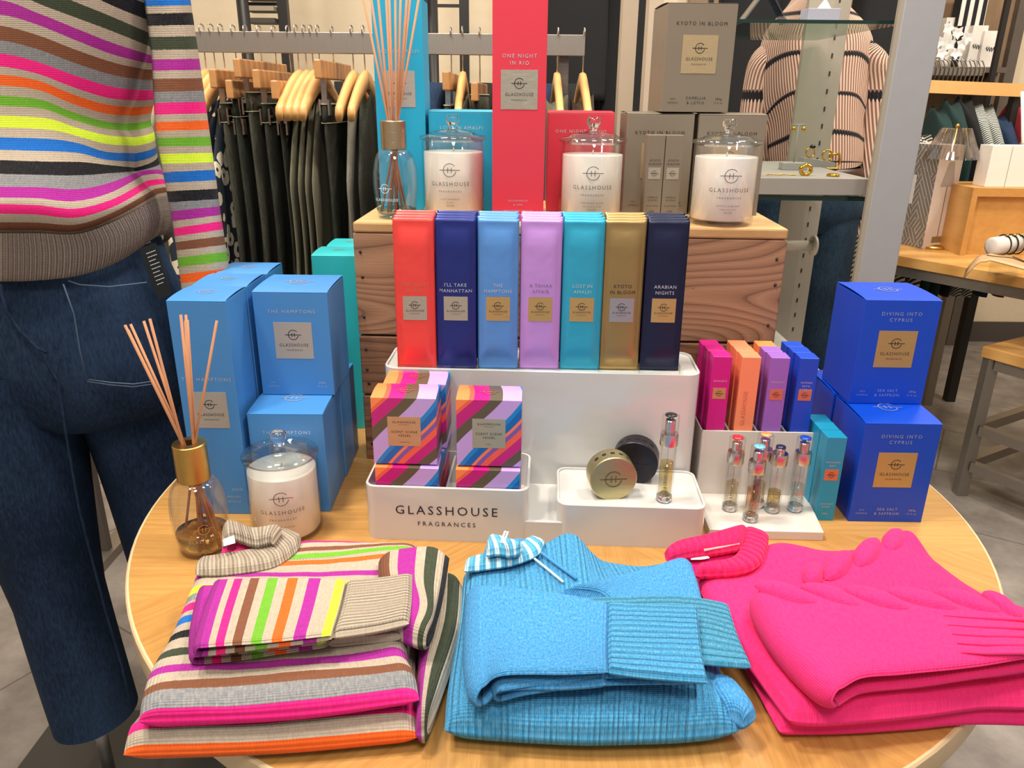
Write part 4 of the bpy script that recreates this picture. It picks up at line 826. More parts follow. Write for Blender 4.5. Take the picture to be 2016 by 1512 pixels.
# ------------------------------------------------------------------ dressed mannequin at left
Z1 = lambda p: (p[0]*.37037, p[1]*.37037)
TR_ = [  # (x,y) at six columns per stripe centre, zoomed pixels
 ('bl', [(-300, -420), (0, -420), (200, -370), (400, -300), (600, -190), (830, -70)]), ('bk', [(-300, -270), (0, -270), (200, -220), (400, -120), (600, -15), (815, 70)]),
 ('ol', [(-300, -110), (0, -120), (200, -25), (400, 50), (600, 125), (805, 215)]), ('pu', [(-300, 20), (0, 40), (200, 100), (400, 182), (600, 262), (790, 315)]),
 ('br', [(-300, 140), (0, 165), (200, 215), (400, 290), (600, 355), (765, 388)]), ('pk', [(-300, 300), (0, 318), (200, 362), (400, 435), (580, 490), (740, 508)]),
 ('og', [(-300, 410), (0, 422), (200, 450), (380, 522), (550, 575), (700, 592)]), ('gn', [(-300, 520), (0, 532), (220, 552), (380, 612), (550, 662), (680, 675)]),
 ('ye', [(-300, 630), (0, 640), (260, 655), (400, 695), (560, 735), (715, 748)]), ('bl', [(-300, 750), (0, 760), (260, 768), (420, 785), (560, 828), (722, 836)]),
 ('bk', [(-300, 875), (0, 885), (260, 893), (430, 893), (560, 895), (720, 905)]), ('pu', [(-300, 1015), (0, 1020), (200, 1022), (390, 1036), (570, 1000), (750, 915)]),
 ('pk', [(-300, 1100), (0, 1105), (200, 1112), (400, 1130), (600, 1078), (790, 975)]), ('br', [(-300, 1200), (0, 1205), (200, 1205), (410, 1212), (610, 1140), (832, 1015)]),
 ('be', [(-300, 1262), (0, 1262), (200, 1262), (420, 1262), (630, 1185), (850, 1075)])]
GC = {0: 'be', 1: 'be', 2: 'be', 3: 'be', 4: 'gr', 5: 'be', 6: 'be', 7: 'be', 8: 'be', 9: 'be', 10: 'gr', 11: 'be', 12: 'be', 13: 'be'}
MX = -.80; MY = 1.27     # mannequin axis
def rowshell(rows_, nu=44, sub=5, bulge=None, front=.14, back=.10, uvw=.5):
    ctrl = [r for r in rows_]; out = []; st = []; uv = []
    nrow = (len(ctrl)-1)*sub
    for j in range(nrow+1):
        v = j/sub; fr = []
        xr0 = Z1(surf(ctrl, v, 1)[:2])[0]; xl0 = -xr0-20
        for i in range(nu+1):
            u = .5-.5*math.cos(PI*i/nu); u = .5*u+.5*i/nu; px, py = surf(ctrl, v, u)[:2]; px, py = Z1((px, py))
            if u < .2: px = px*u/.2+(xl0)*(1-u/.2) if False else xl0+(0-xl0)*u/.2
            bg = bulge(v) if bulge else 0; tt_ = max(-1, min(1, (px-(xl0+xr0)/2)/((xr0-xl0)/2)))
            y = MY-(front+bg)*max(0, 1-abs(tt_)**2.3)**.5
            fr.append(yp(px, py, y))
        bk_ = []
        for i in range(nu-1, 0, -1):
            q = fr[i]; a = i/nu*PI; bk_.append(Vector((q.x, MY+back*math.sin(a), q.z)))
        r = fr+bk_; out.append([tuple(p) for p in r]); st += [v]*len(r); uv += [(uvw*i/nu, q.z) for i, q in enumerate(fr)]+[(uvw+uvw*i/nu, q.z) for i, q in enumerate(bk_)]
    mb = MB(); mb.grid(out, closed=True); mb.st = st; mb.uv = uv; return mb
sw = thing('display_sweater', 'multicoloured striped sweater with ribbed hem worn by the mannequin at left', 'sweater', (MX, MY, 1.05))
st = []; nR = len(TR_)
for k, (c, _) in enumerate(TR_):
    wdt = .27
    if k: st.append((max(0, k-wdt), hx(C_[c])))
    else: st.append((0, hx(C_[c])))
    if k < nR-1: st.append((k+wdt, hx(C_[GC[k]])))
st = [(a/(nR-1), b) for a, b in st]
KM = knit('striped_knit_worn', stops=st, heather=.4, hscale=300, col2='D8CCBC', stitch=330, sth=.0004)
_nt = KM.node_tree; _a = [n for n in _nt.nodes if n.type == 'ATTRIBUTE'][0]; _d = MA(_nt, 'DIVIDE', _a.outputs['Fac'], float(nR-1))
for l in list(_nt.links):
    if l.from_node == _a and l.to_node != _d.node: t_ = l.to_socket; _nt.links.remove(l); _nt.links.new(_d, t_)
obj('body', rowshell([r for _, r in TR_], bulge=lambda v: .05*math.exp(-((v-12)/2.4)**2)), KM, sw, world=True)
KH = knit('hem_rib', 'A5958A', rib=190, ribh=.0022, ribax=0, heather=.4, hscale=300, col2='D8CCBC', ribcol=.8)
hem = [[(-300, 1240), (0, 1240), (200, 1240), (420, 1242), (625, 1168), (846, 1050)], [(-310, 1330), (0, 1330), (210, 1330), (440, 1310), (660, 1240), (866, 1130)], [(-305, 1420), (0, 1425), (210, 1420), (440, 1395), (660, 1325), (862, 1195)], [(-290, 1490), (0, 1494), (205, 1488), (430, 1460), (640, 1385), (835, 1255)], [(-270, 1480), (0, 1484), (200, 1478), (420, 1452), (620, 1380), (800, 1250)]]
obj('hem_rib', rowshell(hem, bulge=lambda v: .045-.012*v, sub=6), KH, sw, world=True)
SLV = [('bl', -170, 5), ('bk', 95, 90), ('ol', 230, 226), ('pu', 345, 340), ('br', 445, 440), ('pk', 582, 575), ('og', 672, 662), ('gn', 752, 748), ('ye', 840, 835), ('bl', 942, 925), ('bk', 1042, 1030), ('pu', 1150, 1120), ('pk', 1235, 1195), ('br', 1305, 1275), ('gn', 1392, 1360), ('og', 1482, 1450)]
SLV[0] = ('bl', 5, 0)
def sleeve_shell():
    out = []; uvs = []; sts = []; n = 26; rowsp = [(-200, 'x')]
    cols_ = SLV; N_ = (len(cols_)+1)*5
    zl_ = [-120]+[c[1] for c in cols_]+[1560]; zr_ = [-120]+[c[2] for c in cols_]+[1530]
    def xl(y): return 765+ (y/300)*40 if y < 300 else (805+(y-300)*.05 if y < 700 else (825+(y-700)*.19 if y < 1200 else 920+(y-1200)*.13))
    def xr(y): return 1005+(y)*.145 if y < 600 else (1092+(y-600)*.14 if y < 1150 else 1169+(y-1150)*.16)
    for j in range(N_+1):
        t = j/5; i0 = min(int(t), len(zl_)-2); f = t-i0; a = zl_[i0]+(zl_[i0+1]-zl_[i0])*f; b = zr_[i0]+(zr_[i0+1]-zr_[i0])*f
        L = yp(*Z1((xl(a), a)), 1.22); R_ = yp(*Z1((xr(b), b)), 1.22); row = []
        for k in range(n):
            q = 2*PI*k/n; c = L.lerp(R_, .5-.5*math.cos(q)); y = 1.22-.036*math.sin(q)*(1+.25*math.sin(q*3+t*.5)*.3)
            # keep the silhouette: slide along the sight line
            s_ = y/c.y; row.append((c.x*s_, y, EYE+(c.z-EYE)*s_) if math.sin(q) > 0 else (c.x, y, c.z)); uvs.append((k*.006, c.z)); sts.append(t-1)
        out.append(row)
    mb = MB().grid(out, closed=True); mb.uv = uvs; mb.st = sts
    mb.f.append(tuple(range(n))); nn = len(out)*n; mb.f.append(tuple(range(nn-n, nn))[::-1]); return mb
st = [(0, hx(C_['bl']))]; M_ = 16
gcs = {0: 'be', 4: 'gr', 10: 'gr'}
for k, (c, a, b) in enumerate(SLV):
    if k: st.append(((k-.29)/M_, hx(C_[c])))
    st.append(((k+.29)/M_, hx(C_[gcs.get(k, 'be')])))
st = st[:32]
KS2 = knit('striped_knit_sleeve', stops=st, heather=.4, hscale=300, col2='D8CCBC', stitch=330, sth=.0004)
_nt = KS2.node_tree; _a = [n for n in _nt.nodes if n.type == 'ATTRIBUTE'][0]; _d = MA(_nt, 'DIVIDE', _a.outputs['Fac'], float(M_))
for l in list(_nt.links):
    if l.from_node == _a and l.to_node != _d.node: t_ = l.to_socket; _nt.links.remove(l); _nt.links.new(_d, t_)
obj('sleeve', sleeve_shell(), KS2, sw, world=True)
# jeans
DN = denim('denim_indigo', '142337', '40587A'); DNS = M('denim_stitch', '46566C', .8); DND = denim('denim_dark', '142134', '3A5070')
jn = thing('jeans', 'dark blue wide leg jeans with patch pocket on the mannequin at left', 'jeans', (MX, MY, .1))
def ringz(cx, cy, rx, ry, z, n=40, wv=0, ph=0, sq=1.0):
    r = []
    for i in range(n):
        a = 2*PI*i/n; c, s = math.cos(a), math.sin(a); k = 1+wv*math.sin(3*a+ph+z*6)
        r.append((cx+rx*k*math.copysign(abs(c)**sq, c), cy+ry*k*math.copysign(abs(s)**sq, s), z))
    return r
def leg(cx0, cx1, cy0, cy1, r0, r1, zt, zb, d0, d1, ph):
    o = []
    for j in range(41):
        t = j/40; z = zt+(zb-zt)*t; o.append(ringz(cx0+(cx1-cx0)*t, cy0+(cy1-cy0)*t, r0+(r1-r0)*min(1, t*1.6), d0+(d1-d0)*min(1, t*1.6), z, wv=.035, ph=ph))
    return o
jb = MB(); jb.grid(leg(-.868, -.82, 1.22, 1.20, .118, .073, .92, .19, .13, .085, 0)[::-1], closed=True)
jb.grid(leg(-.685, -.66, 1.32, 1.38, .118, .100, .90, .12, .13, .10, 2)[::-1], closed=True)
jb.grid([ringz(-.77, MY, r, d, z, wv=.01, sq=.85) for z, r, d in ((.80, .12, .09), (.83, .19, .125), (.88, .212, .14), (.93, .218, .148), (1.0, .205, .142), (1.06, .185, .13), (1.11, .175, .12))], closed=True)
jb.add(ringz(-.82, 1.2, .071, .085, .19), [tuple(range(40))[::-1]]); jb.smooth = True
obj('denim', jb, DN, jn, world=True)
Z8 = lambda p: (p[0]*.6564, 520+p[1]*.6564)     # zoomed pixels of the jeans view
def line8(pts, y, r=.0012): return [yp(*Z8(p), y) for p in pts]
st_ = MB()
for pts, y in (([(205, 50), (240, 62), (330, 68), (440, 55)], 1.118), ([(190, 60), (222, 150), (240, 260), (262, 350)], 1.105), ([(262, 352), (330, 362), (400, 368), (470, 358)], 1.118), ([(266, 346), (330, 355), (400, 360), (470, 350)], 1.118)): st_.tube(line8(pts, y), .0011, 6)
obj('pocket_stitching', st_, DNS, jn, world=True)
st_ = MB(); st_.tube(line8([(120, 260), (175, 350), (200, 520), (235, 720), (270, 860), (320, 1050), (365, 1200), (395, 1330)], 1.115), .0022, 6); obj('inseam', st_, DND, jn, world=True)
st_ = MB(); st_.tube(line8([(0, 60), (20, 140), (60, 200), (110, 250), (140, 265)], 1.105), .003, 6); obj('fly_seam', st_, DND, jn, world=True)
tg = MB(); q = [yp(a, b, 1.08) for a, b in ((274, 490), (306, 478), (338, 580), (311, 590))]; q = [Vector((p.x, 1.08-.0*i, p.z)) for i, p in enumerate(q)]
tg.add([tuple(p) for p in q]+[(p.x, p.y+.0015, p.z) for p in q], [(0, 3, 2, 1), (4, 5, 6, 7), (0, 1, 5, 4), (1, 2, 6, 5), (2, 3, 7, 6), (3, 0, 4, 7)])
tgo = obj('swing_tag', tg, M('tag_black', '0C1216', .4), jn, world=True)
tl = MB()
for i in range(9):
    c0 = q[0].lerp(q[3], .12+i*.075); c1 = q[1].lerp(q[2], .12+i*.075); a = c0.lerp(c1, .3); b = c0.lerp(c1, .9-.15*(i % 3 == 2)); off = Vector((0, -.0006, 0)); dn = (q[3]-q[0]).normalized()*.0012
    for u in range(6): s0 = a.lerp(b, u/6+.02); s1 = a.lerp(b, u/6+.13); tl.add([s0+off, s0+dn+off, s1+dn+off, s1+off], [(0, 1, 2, 3)])
o = obj('tag_print', tl, M('tag_white', 'D8DCDC', .5), jn, world=True); 
ms = thing('mannequin_stand', 'square black steel mannequin base with chrome rod under the jeans', 'mannequin stand', (-.87, 1.2, 0))
ST = brushed('brushed_steel', 'A9A6A2', .3)
obj('base_plate', MB().box(-.16, .28, -.25, .19, 0, .012), M('plate_dark', '454340', .4, .2), ms, bev=.002)
obj('rod', MB().tube([(.05, 0, .012), (.05, 0, .185)], .012, 20), ST, ms)
# ------------------------------------------------------------------ clothes rail behind
RB = brushed('rail_steel', 'A8A096', .42, (30, 1, 1))
rk = thing('clothes_rail', 'flat steel clothes rail on a square upright, full of olive trousers', 'clothes rail', (-.3, 2.0, 0))
obj('rail', MB().box(-1.0, .465, -.012, .012, 1.432, 1.478), RB, rk, bev=.001)
obj('upright', MB().box(.405, .43, .013, .038, .03, 1.455), brushed('post_steel', '77726E', .4), rk, bev=.001); obj('upright', MB().box(-.95, -.925, .013, .038, .03, 1.455), brushed('post_steel', '77726E', .4), rk, bev=.001)
obj('foot', MB().box(.39, .445, -.25, .25, 0, .03), RB, rk); obj('foot', MB().box(-.965, -.91, -.25, .25, 0, .03), RB, rk)
HW = M('hanger_wood', 'D6A464', .35, var=.1); HWD = wood('hanger_wood_dark', '9A683A', 'B98654', (6, 6, 10), .35, 2)
def hook(mb, z0, s=.059): z0 += s-.055; mb.tube([(0, 0, z0-s+.055), (0, 0, z0+.055), (0, .006, z0+.065), (0, .016, z0+.085), (0, .013, z0+.101), (0, 0, z0+.104), (0, -.016, z0+.101), (0, -.0165, z0+.085)], .0017, 6)
def shirt_hanger():
    t = thing('wooden_hanger', '', 'hanger'); mb = MB(); P = []
    for i in range(25):
        u = i/24*2-1; y = u*.2; z = -.075*abs(u)**1.4-.0; hh = .020-.006*abs(u); P.append([(x, y, z+dz_) for x, dz_ in ((-.007, -hh), (-.0085, 0), (-.007, hh), (0, hh*1.15), (.007, hh), (.0085, 0), (.007, -hh), (0, -hh*1.1))])
    mb.grid(P, closed=True); mb.f += [tuple(range(8))[::-1], tuple(range(24*8, 25*8))]; obj('hanger_bar', mb, HW, t); k = MB(); hook(k, .012); obj('hook', k, CHR, t); return t
def clip_hanger(e=0):
    t = thing('clip_hanger', '', 'hanger'); obj('hanger_bar', MB().box(-.008, .008, -.17, .17, -.022, .018), HWD, t, bev=.003); k = MB(); hook(k, .018, .030+e); obj('hook', k, CHR, t)
    for y in (-.12, .12):
        k = MB(); k.box(-.006, .006, y-.004, y+.004, -.075, -.02); k.box(-.012, -.008, y-.011, y+.011, -.1, -.065); k.box(.008, .012, y-.011, y+.011, -.1, -.065); k.box(-.009, .009, y-.003, y+.003, -.075, -.068); obj('clip', k, CHR, t)
    return t
def garment(name, label, cat, x, y, zt, zb, wt, wb, dep, mat, grp, seed, shoulders=False, waist=None, rz=0, lean=0):
    t = thing(name, label, cat, (x, y, zb), rz, grp); n = 40; R_ = []; NZ = 30; rnd = random.Random(seed); ph = rnd.uniform(0, 6)
    for j in range(NZ+1):
        u = j/NZ; z = (zt-zb)*(1-u); wd = (wt+(wb-wt)*min(1, u*1.3))/2; dp = dep*(min(1, .25+2.2*u**.7) if shoulders else (1-.12*math.exp(-u*8)))
        row = []
        for i in range(n):
            a = 2*PI*i/n; c, s = math.cos(a), math.sin(a); sx_ = (.010*math.sin(s*5+u*3)+.006*math.sin(s*9+1+u*5))*u+.006*math.sin(u*5)
            row.append((c*wd+lean*u+sx_, dp*math.copysign(abs(s)**.75, s)+.0, z+(-.05*abs(s) if shoulders else 0)*(1-u)))
        R_.append(row)
    mb = MB().grid(R_, closed=True, flip=True); mb.f += [tuple(range(n)), tuple(range(NZ*n, (NZ+1)*n))[::-1]]; mb.smooth = True
    obj('cloth', mb, mat, t)
    if waist:
        H_ = zt-zb; wb_ = MB(); wb_.grid([[(math.cos(2*PI*i/24)*(wt/2+.004)*k, dep*.89*math.sin(2*PI*i/24)*k, z) for i in range(24)] for z, k in ((H_+.004, .9), (H_+.004, 1), (H_-.035, 1.06), (H_-.037, 1.0))], closed=True)
        obj('waistband', wb_, waist, t)
        wp = MB(); wp.tube([(math.cos(2*PI*i/24)*(wt/2+.005), dep*.9*math.sin(2*PI*i/24), H_+.004) for i in range(25)], .0014, 5, cap=False); wp.tube([(math.cos(2*PI*i/24)*(wt/2+.0075), dep*.93*math.sin(2*PI*i/24), H_-.037) for i in range(25)], .0012, 5, cap=False); obj('piping', wp, M('pale_piping', 'A9A48A', .8), t)
    return t
OL = denim('olive_twill', '33332B', '6C6A58'); OLD = denim('olive_dark', '24261F', '54564A'); OLK = M('olive_jersey', '66624E', .9, var=.12, nscale=200, bmp=.0006)
sh0 = shirt_hanger(); used = {}; CLV = [None]*3
CI = [0]
def hang(kind, x, y, z, label, grp, rz=0):
    if kind == 'c':
        CI[0] += 1; v = CI[0] % 3; kind = 'c%d' % v; z += .021-v*.022
        if CLV[v] is None: CLV[v] = clip_hanger(v*.022)
        src = CLV[v]
    else: src = sh0
    if not used.get(kind):
        used[kind] = True; src.location = (x, y, z); src.rotation_euler = (0, 0, rz); src['label'] = label; src['group'] = grp; return src
    return dup(src, (x, y, z), rz, label, grp)
# (kind, px of the piece, garment)
seq = [('s', 414, 'olive long sleeved top', 'top', OLK), ('s', 432, 'floral blouse', 'blouse', 'F'), ('s', 450, 'floral shirt', 'blouse', 'F'), ('c', 474, 'olive trousers', 'trousers', OL), ('c', 497, 'olive trousers', 'trousers', OLD), ('c', 523, 'olive jeans', 'trousers', OL), ('c', 551, 'dark olive trousers', 'trousers', OLD),
       ('c', 578, 'olive trousers', 'trousers', OLD), ('s', 594, 'olive jersey top', 'top', OLK), ('s', 609, 'olive jersey top', 'top', OLK), ('s', 622, 'olive jersey top', 'top', OLK), ('s', 635, 'olive jersey top', 'top', OLK), ('c', 662, 'dark olive trousers', 'trousers', OLD), ('s', 700, 'grey green coat', 'coat', 'G'), ('s', 722, 'dark green shirt', 'shirt', OLD),
       ('c', 890, 'dark trousers', 'trousers', OLD), ('s', 912, 'light olive top', 'top', OLK), ('c', 945, 'olive trousers', 'trousers', OL), ('s', 1095, 'brown top', 'top', OLK), ('s', 1145, 'dark brown leather jacket', 'jacket', 'L')]
def floral():
    m_, nt, b = NT('floral_print'); co = objco(nt); v = N(nt, 'ShaderNodeTexVoronoi'); v.inputs['Scale'].default_value = 26; nz = tex_noise(nt, co, 14, 3); nt.links.new(co, v.inputs['Vector'])
    f = MA(nt, 'ADD', v.outputs['Distance'], MA(nt, 'MULTIPLY', nz, .9)); nt.links.new(ramp(nt, f, [(0, hx('C88A3C')), (.42, hx('1E2836')), (.62, hx('E8DCC2')), (.82, hx('E8DCC2')), (.93, hx('232C38'))]), b.inputs['Base Color']); b.inputs['Roughness'].default_value = .8; return m_
FLM = floral(); GRC = M('grey_green_wool', '6C685C', .95, var=.15, nscale=120, bmp=.001); LEA = M('brown_leather', '3A2A1E', .45, var=.2, nscale=60)
nth = {}; _x = [yp(q[1], 200, 2.0).x for q in seq]
WD = [min(_x[i]-_x[i-1] if i else .03, _x[i+1]-_x[i] if i < len(_x)-1 else .12, .075) for i in range(len(_x))]
for i, (kd, px, nm, cat, mt) in enumerate(seq):
    x = yp(px, 200, 2.0).x; zh = 1.335 if kd == 's' else 1.375-.012*(i % 4)
    if kd == 'c' and px == 463: x += .0
    nth[nm] = nth.get(nm, 0)+1; pos = ['first', 'second', 'third', 'fourth', 'fifth', 'sixth'][nth[nm]-1]
    zh2 = 1.374
    hang(kd, x, 2.0, zh2 if 1 else zh, 'wooden %s hanger holding the %s %s' % ('shoulder' if kd == 's' else 'clip', pos, nm), 'wooden hangers on the rail', rz=(0 if kd == 's' else [0, .03, -.03][i % 3]))
    real = {'F': FLM, 'G': GRC, 'L': LEA}.get(mt, mt) if isinstance(mt, str) else mt
    wide = WD[i]
    lab = '%s hanging on the steel rail, %s of its kind from the left' % (nm, pos)
    if kd == 'c': garment(cat, lab, cat, x, 2.0, 1.315+.012*(i % 3), .42, wide*.86, wide*.97, .15, real, 'clothes on the steel rail', i, waist=real)
    else: garment(cat, lab, cat, x, 2.0, 1.355, .55 if not mt == 'L' else .7, wide*.9, wide*.98, .19, real, 'clothes on the steel rail', i, shoulders=True)
# pieces seen between the sweater and its sleeve
x = yp(275, 250, 1.85).x
garment('cardigan', 'pale sage cardigan on the far left of the rail beside the mannequin', 'cardigan', x-.04, 1.98, 1.30, .6, .05, .09, .17, M('sage_knit', '7E8068', .95, bmp=.001), None, 71, shoulders=True)
garment('blouse', 'dark patterned blouse on the rail between the mannequin and its sleeve', 'blouse', x+.045, 1.98, 1.24, .5, .05, .09, .17, FLM, None, 72, shoulders=True)
hang('s', x+.02, 2.0, 1.374, 'wooden shoulder hanger on the rail seen between mannequin and sleeve', 'wooden hangers on the rail')
# second, darker rail and ladder shelving behind
DK = M('black_steel', '2A2724', .45, .4)
rk2 = thing('clothes_rail', 'black round clothes rail with metal rings behind the steel rail', 'clothes rail', (-.6, 2.75, 0)); 
obj('rail', MB().tube([(-.30, 0, 1.72), (.35, 0, 1.67)], .028, 20), DK, rk2); obj('upright', MB().tube([(.33, 0, 0), (.33, 0, 1.67)], .018), DK, rk2); obj('upright', MB().tube([(-.28, 0, 0), (-.28, 0, 1.72)], .018), DK, rk2)
for i in range(11):
    x_ = -.14+i*.043; rg = MB(); rg.tube([(x_, .031*math.cos(a*PI/8), 1.72-(x_+.3)*.077+.031*math.sin(a*PI/8)) for a in range(17)], .0035, 6, cap=False); obj('ring', rg, CHR, rk2)
def ladder(label, px, y, gap):
    c = yp(px, 30, y); t = thing('ladder_rack', label, 'rack', (c.x, y, 0))
    for x_ in (0, gap): obj('rail', MB().box(x_-.02, x_+.02, -.02, .02, 0, 2.6), DK, t)
    for k in range(14): obj('rung', MB().box(.02, gap-.02, -.008, .008, .25+k*.16, .262+k*.16), DK, t)
    return t
ladder('black steel ladder rack against the beige wall at left, above the rail', 480, 3.6, .17)
ladder('black steel ladder rack against the beige wall behind the turquoise carton', 835, 3.6, .17)
bw = thing('stacked_trays', 'stack of thin dark trays on the ladder rack at left', 'trays', (yp(480, 30, 3.6).x+.085, 3.6, 1.56))
for k in range(4): obj('tray', MB().box(-.062, .062, -.06, .06, .06+k*.045, .078+k*.045), M('tray_%d' % (k % 2), ['3C362E', '8C8270'][k % 2], .6), bw)
BLK = M('black_cloth', '0E0D0E', .9, var=.3, nscale=20)
p = yp(1150, 60, 2.9); garment('black_coat', 'black long coat hanging behind the right end of the steel rail', 'coat', p.x-.06, 2.9, 2.1, 1.33, .22, .28, .12, BLK, 'black garments at the back', 81)
garment('black_coat', 'black garment right of the long black coat, beside the pale post', 'coat', p.x+.15, 2.95, 2.1, 1.2, .16, .2, .12, BLK, 'black garments at the back', 82)
SLW = M('slat_wall', 'A79C8C', .7)
sl = thing('slat_panel', 'beige slatted wall panel low behind the rail end', 'panel', (p.x+.1, 3.4, 0))
for k in range(16): obj('slat', MB().box(-.45, .5, 0, .02, k*.085, k*.085+.078), SLW, sl)
dk = thing('dark_clothes', 'row of dark trousers and denim hanging under the black rail behind the olive clothes', 'clothes', (-.55, 2.75, .5))
for k in range(9):
    r = MB().grid([[(k*.09+(.05+.01*math.sin(k))*math.cos(a*PI/8)*(1+.15*math.sin(3*a*PI/8+z*7)), .14*math.sin(a*PI/8), z) for a in range(16)] for z in [q*.08 for q in range(12)]], closed=True); r.f.append(tuple(range(176, 192)))
    obj('garment', r, [BLK, OLD, M('charcoal_cloth', '2C2C30', .9), denim('denim_far', '1E2C40', '44587A')][k % 4], dk)
# ------------------------------------------------------------------ grey display cabinet with glass shelves
GP = M('post_beige_grey', 'A69C8C', .5, .2); GPL = M('post_light', 'B9A892', .5); GCOL = M('column_grey', 'A9A8AA', .45, .3); GSH = M('shelf_grey', '8F8880', .6)
GSE = glassm('shelf_glass', 'E0EDE6', .5); GEDGE = M('glass_edge', '16302A', .1)
cb = thing('display_cabinet', 'grey metal jewellery cabinet with glass shelves and slotted posts behind the crate', 'display cabinet', (.75, 2.0, 0))
def vpost(nm, px0, px1, py, y, d, mat, z0=0, z1=2.1, **k):
    a = yp(px0, py, y); b = yp(px1, py, y); return obj(nm, MB().box(a.x, b.x, y, y+d, z0, z1), mat, cb, world=True, **k)
vpost('post', 1214, 1243, 250, 2.0, .05, GPL); vpost('post', 1263, 1290, 250, 1.9, .05, GPL)
a = yp(1577, 150, 2.25); b = yp(1622, 150, 2.25); c = yp(1655, 150, 2.25)
obj('slotted_post', MB().prism([(a.x, 2.26), (b.x, 2.25), (c.x, 2.25), (c.x, 2.28), (a.x, 2.28)], 0.0, 2.2), GP, cb, world=True)
so = MB()
for k in range(36): so.box(b.x+.012, b.x+.016, 2.2485, 2.25, .5+k*.045, .512+k*.045)
obj('slots', so, M('slot_dark', '2E2A26', .8), cb, world=True)
vpost('corner_column', 1757, 1836, 150, 1.7, .02, GCOL, bev=.002); a = yp(1757, 150, 1.7); obj('column_return', MB().box(a.x-.009, a.x, 1.702, 1.712, 0, 2.1), GP, cb, world=True)
xr_ = .787
obj('grey_shelf', MB().box(.44, xr_, 1.75, 2.24, 1.141, 1.177), GSH, cb, world=True, bev=.001)
obj('glass_shelf', MB().box(.42, .81, 1.76, 2.24, 1.128, 1.138), GSE, cb, world=True); obj('glass_edge', MB().box(.42, .81, 1.757, 1.76, 1.128, 1.138), GEDGE, cb, world=True)
obj('glass_shelf', MB().box(.452, .80, 1.753, 2.24, 1.487, 1.494), GSE, cb, world=True); obj('glass_edge', MB().box(.452, .80, 1.75, 1.753, 1.487, 1.494), GEDGE, cb, world=True)
a = yp(1520, 483, 1.95); b = yp(1600, 483, 1.95)
obj('necklace_bar', MB().tube([(a.x-.1, 1.95, a.z), (b.x, 1.95, a.z)], .013, 20), M('cream_metal', 'CFC6B4', .35), cb, world=True); obj('bar_disc', MB().tube([(b.x-.002, 1.95, a.z), (b.x+.006, 1.95, a.z)], .025, 28), M('cream_metal', 'CFC6B4', .35), cb, world=True)
obj('lower_plinth', MB().prism([(.46, 1.70), (.735, 1.66), (.735, 2.2), (.46, 2.2)], .66, .735), M('plinth_pale', 'B9B3A6', .4), cb, world=True)
obj('cabinet_base', MB().box(.44, .85, 1.72, 2.3, 0, .05), GSH, cb, world=True)
a = yp(1598, 483, 2.24); obj('mirror_edge', MB().box(a.x-.006, a.x+.004, 1.9, 1.905, .735, 1.128), brushed('mirror_trim', '6E6A66', .2), cb, world=True)
GJ = M('gold_jewellery', 'D9A83C', .2, 1); SJ = M('satin_grey', '97928C', .6)
zs = 1.1772
def onshelf(px, py): return gp(px, py, zs)
p = onshelf(1565, 335); es = thing('earring_stand', 'small grey block stand with gold drop earrings on the grey shelf', 'earring stand', (p.x, p.y, zs))
obj('block', MB().box(-.03, .03, 0, .035, 0, .017), SJ, es, bev=.001); obj('stem', MB().tube([(0, .015, .017), (0, .015, .105)], .0018), SJ, es); obj('crossbar', MB().tube([(-.016, .015, .105), (.016, .015, .105)], .0018), SJ, es)
for x_ in (-.012, .012): k = MB(); k.lathe([(.001, 0), (.005, .004), (.004, .011), (.001, .013)], (x_, .011, .089), 14); obj('earring', k, GJ, es)
p = onshelf(1612, 330); rg = thing('ring_stand', 'grey wedge holding a gold ring with a black oval stone', 'ring display', (p.x, p.y+.03, zs)); obj('wedge', MB().add([(-.03, 0, 0), (.045, -.02, 0), (.045, .04, 0), (-.03, .04, 0), (-.03, 0, .022), (.045, -.02, .012), (.045, .04, .012), (-.03, .04, .022)], [(3, 2, 1, 0), (4, 5, 6, 7), (0, 1, 5, 4), (1, 2, 6, 5), (2, 3, 7, 6), (3, 0, 4, 7)]), SJ, rg)
k = MB(); k.tube([(-.012+.011*math.cos(a*PI/10), .01, .034+.012*math.sin(a*PI/10)) for a in range(21)], .002, 8, cap=False); obj('ring_band', k, GJ, rg); obj('black_stone', MB().lathe([(.001, 0), (.007, .002), (.008, .005), (.005, .009), (.001, .010)], (-.008, .01, .044), 20), M('onyx', '0A0A0C', .08), rg)
k = MB(); k.tube([(.030+.012*math.cos(a*PI/10), .005, .028+.013*math.sin(a*PI/10)) for a in range(21)], .0022, 8, cap=False); obj('gold_hoop', k, GJ, rg)
p = onshelf(1585, 346); k = MB(); k.tube([(.012*math.cos(a*PI/10), 0, .012+.010*math.sin(a*PI/10)) for a in range(21)], [.003+.002*abs(math.sin(a*.9)) for a in range(21)], 8, cap=False); r_ = obj('gold_ring', k, GJ); r_.location = (p.x, p.y, zs+.001); tag(r_, 'chunky twisted gold ring lying near the front edge of the grey shelf', 'ring')
p = onshelf(1640, 347); k = MB().lathe([(.001, 0), (.013, 0), (.015, .003), (.011, .006), (.001, .0065)], n=24); r_ = obj('gold_brooch', k, GJ); r_.location = (p.x, p.y, zs); tag(r_, 'flat round gold brooch at the right of the grey shelf', 'brooch')
p = onshelf(1535, 345); k = MB()
for i in range(20): k.lathe([(.0006, 0), (.0022, .001), (.0006, .003)], (-.05+i*.0035, .004*math.sin(i*.7), 0), 8)
r_ = obj('gold_chain', k, GJ); r_.location = (p.x+.02, p.y, zs); tag(r_, 'fine gold chain lying on the grey shelf beside the candle', 'necklace')
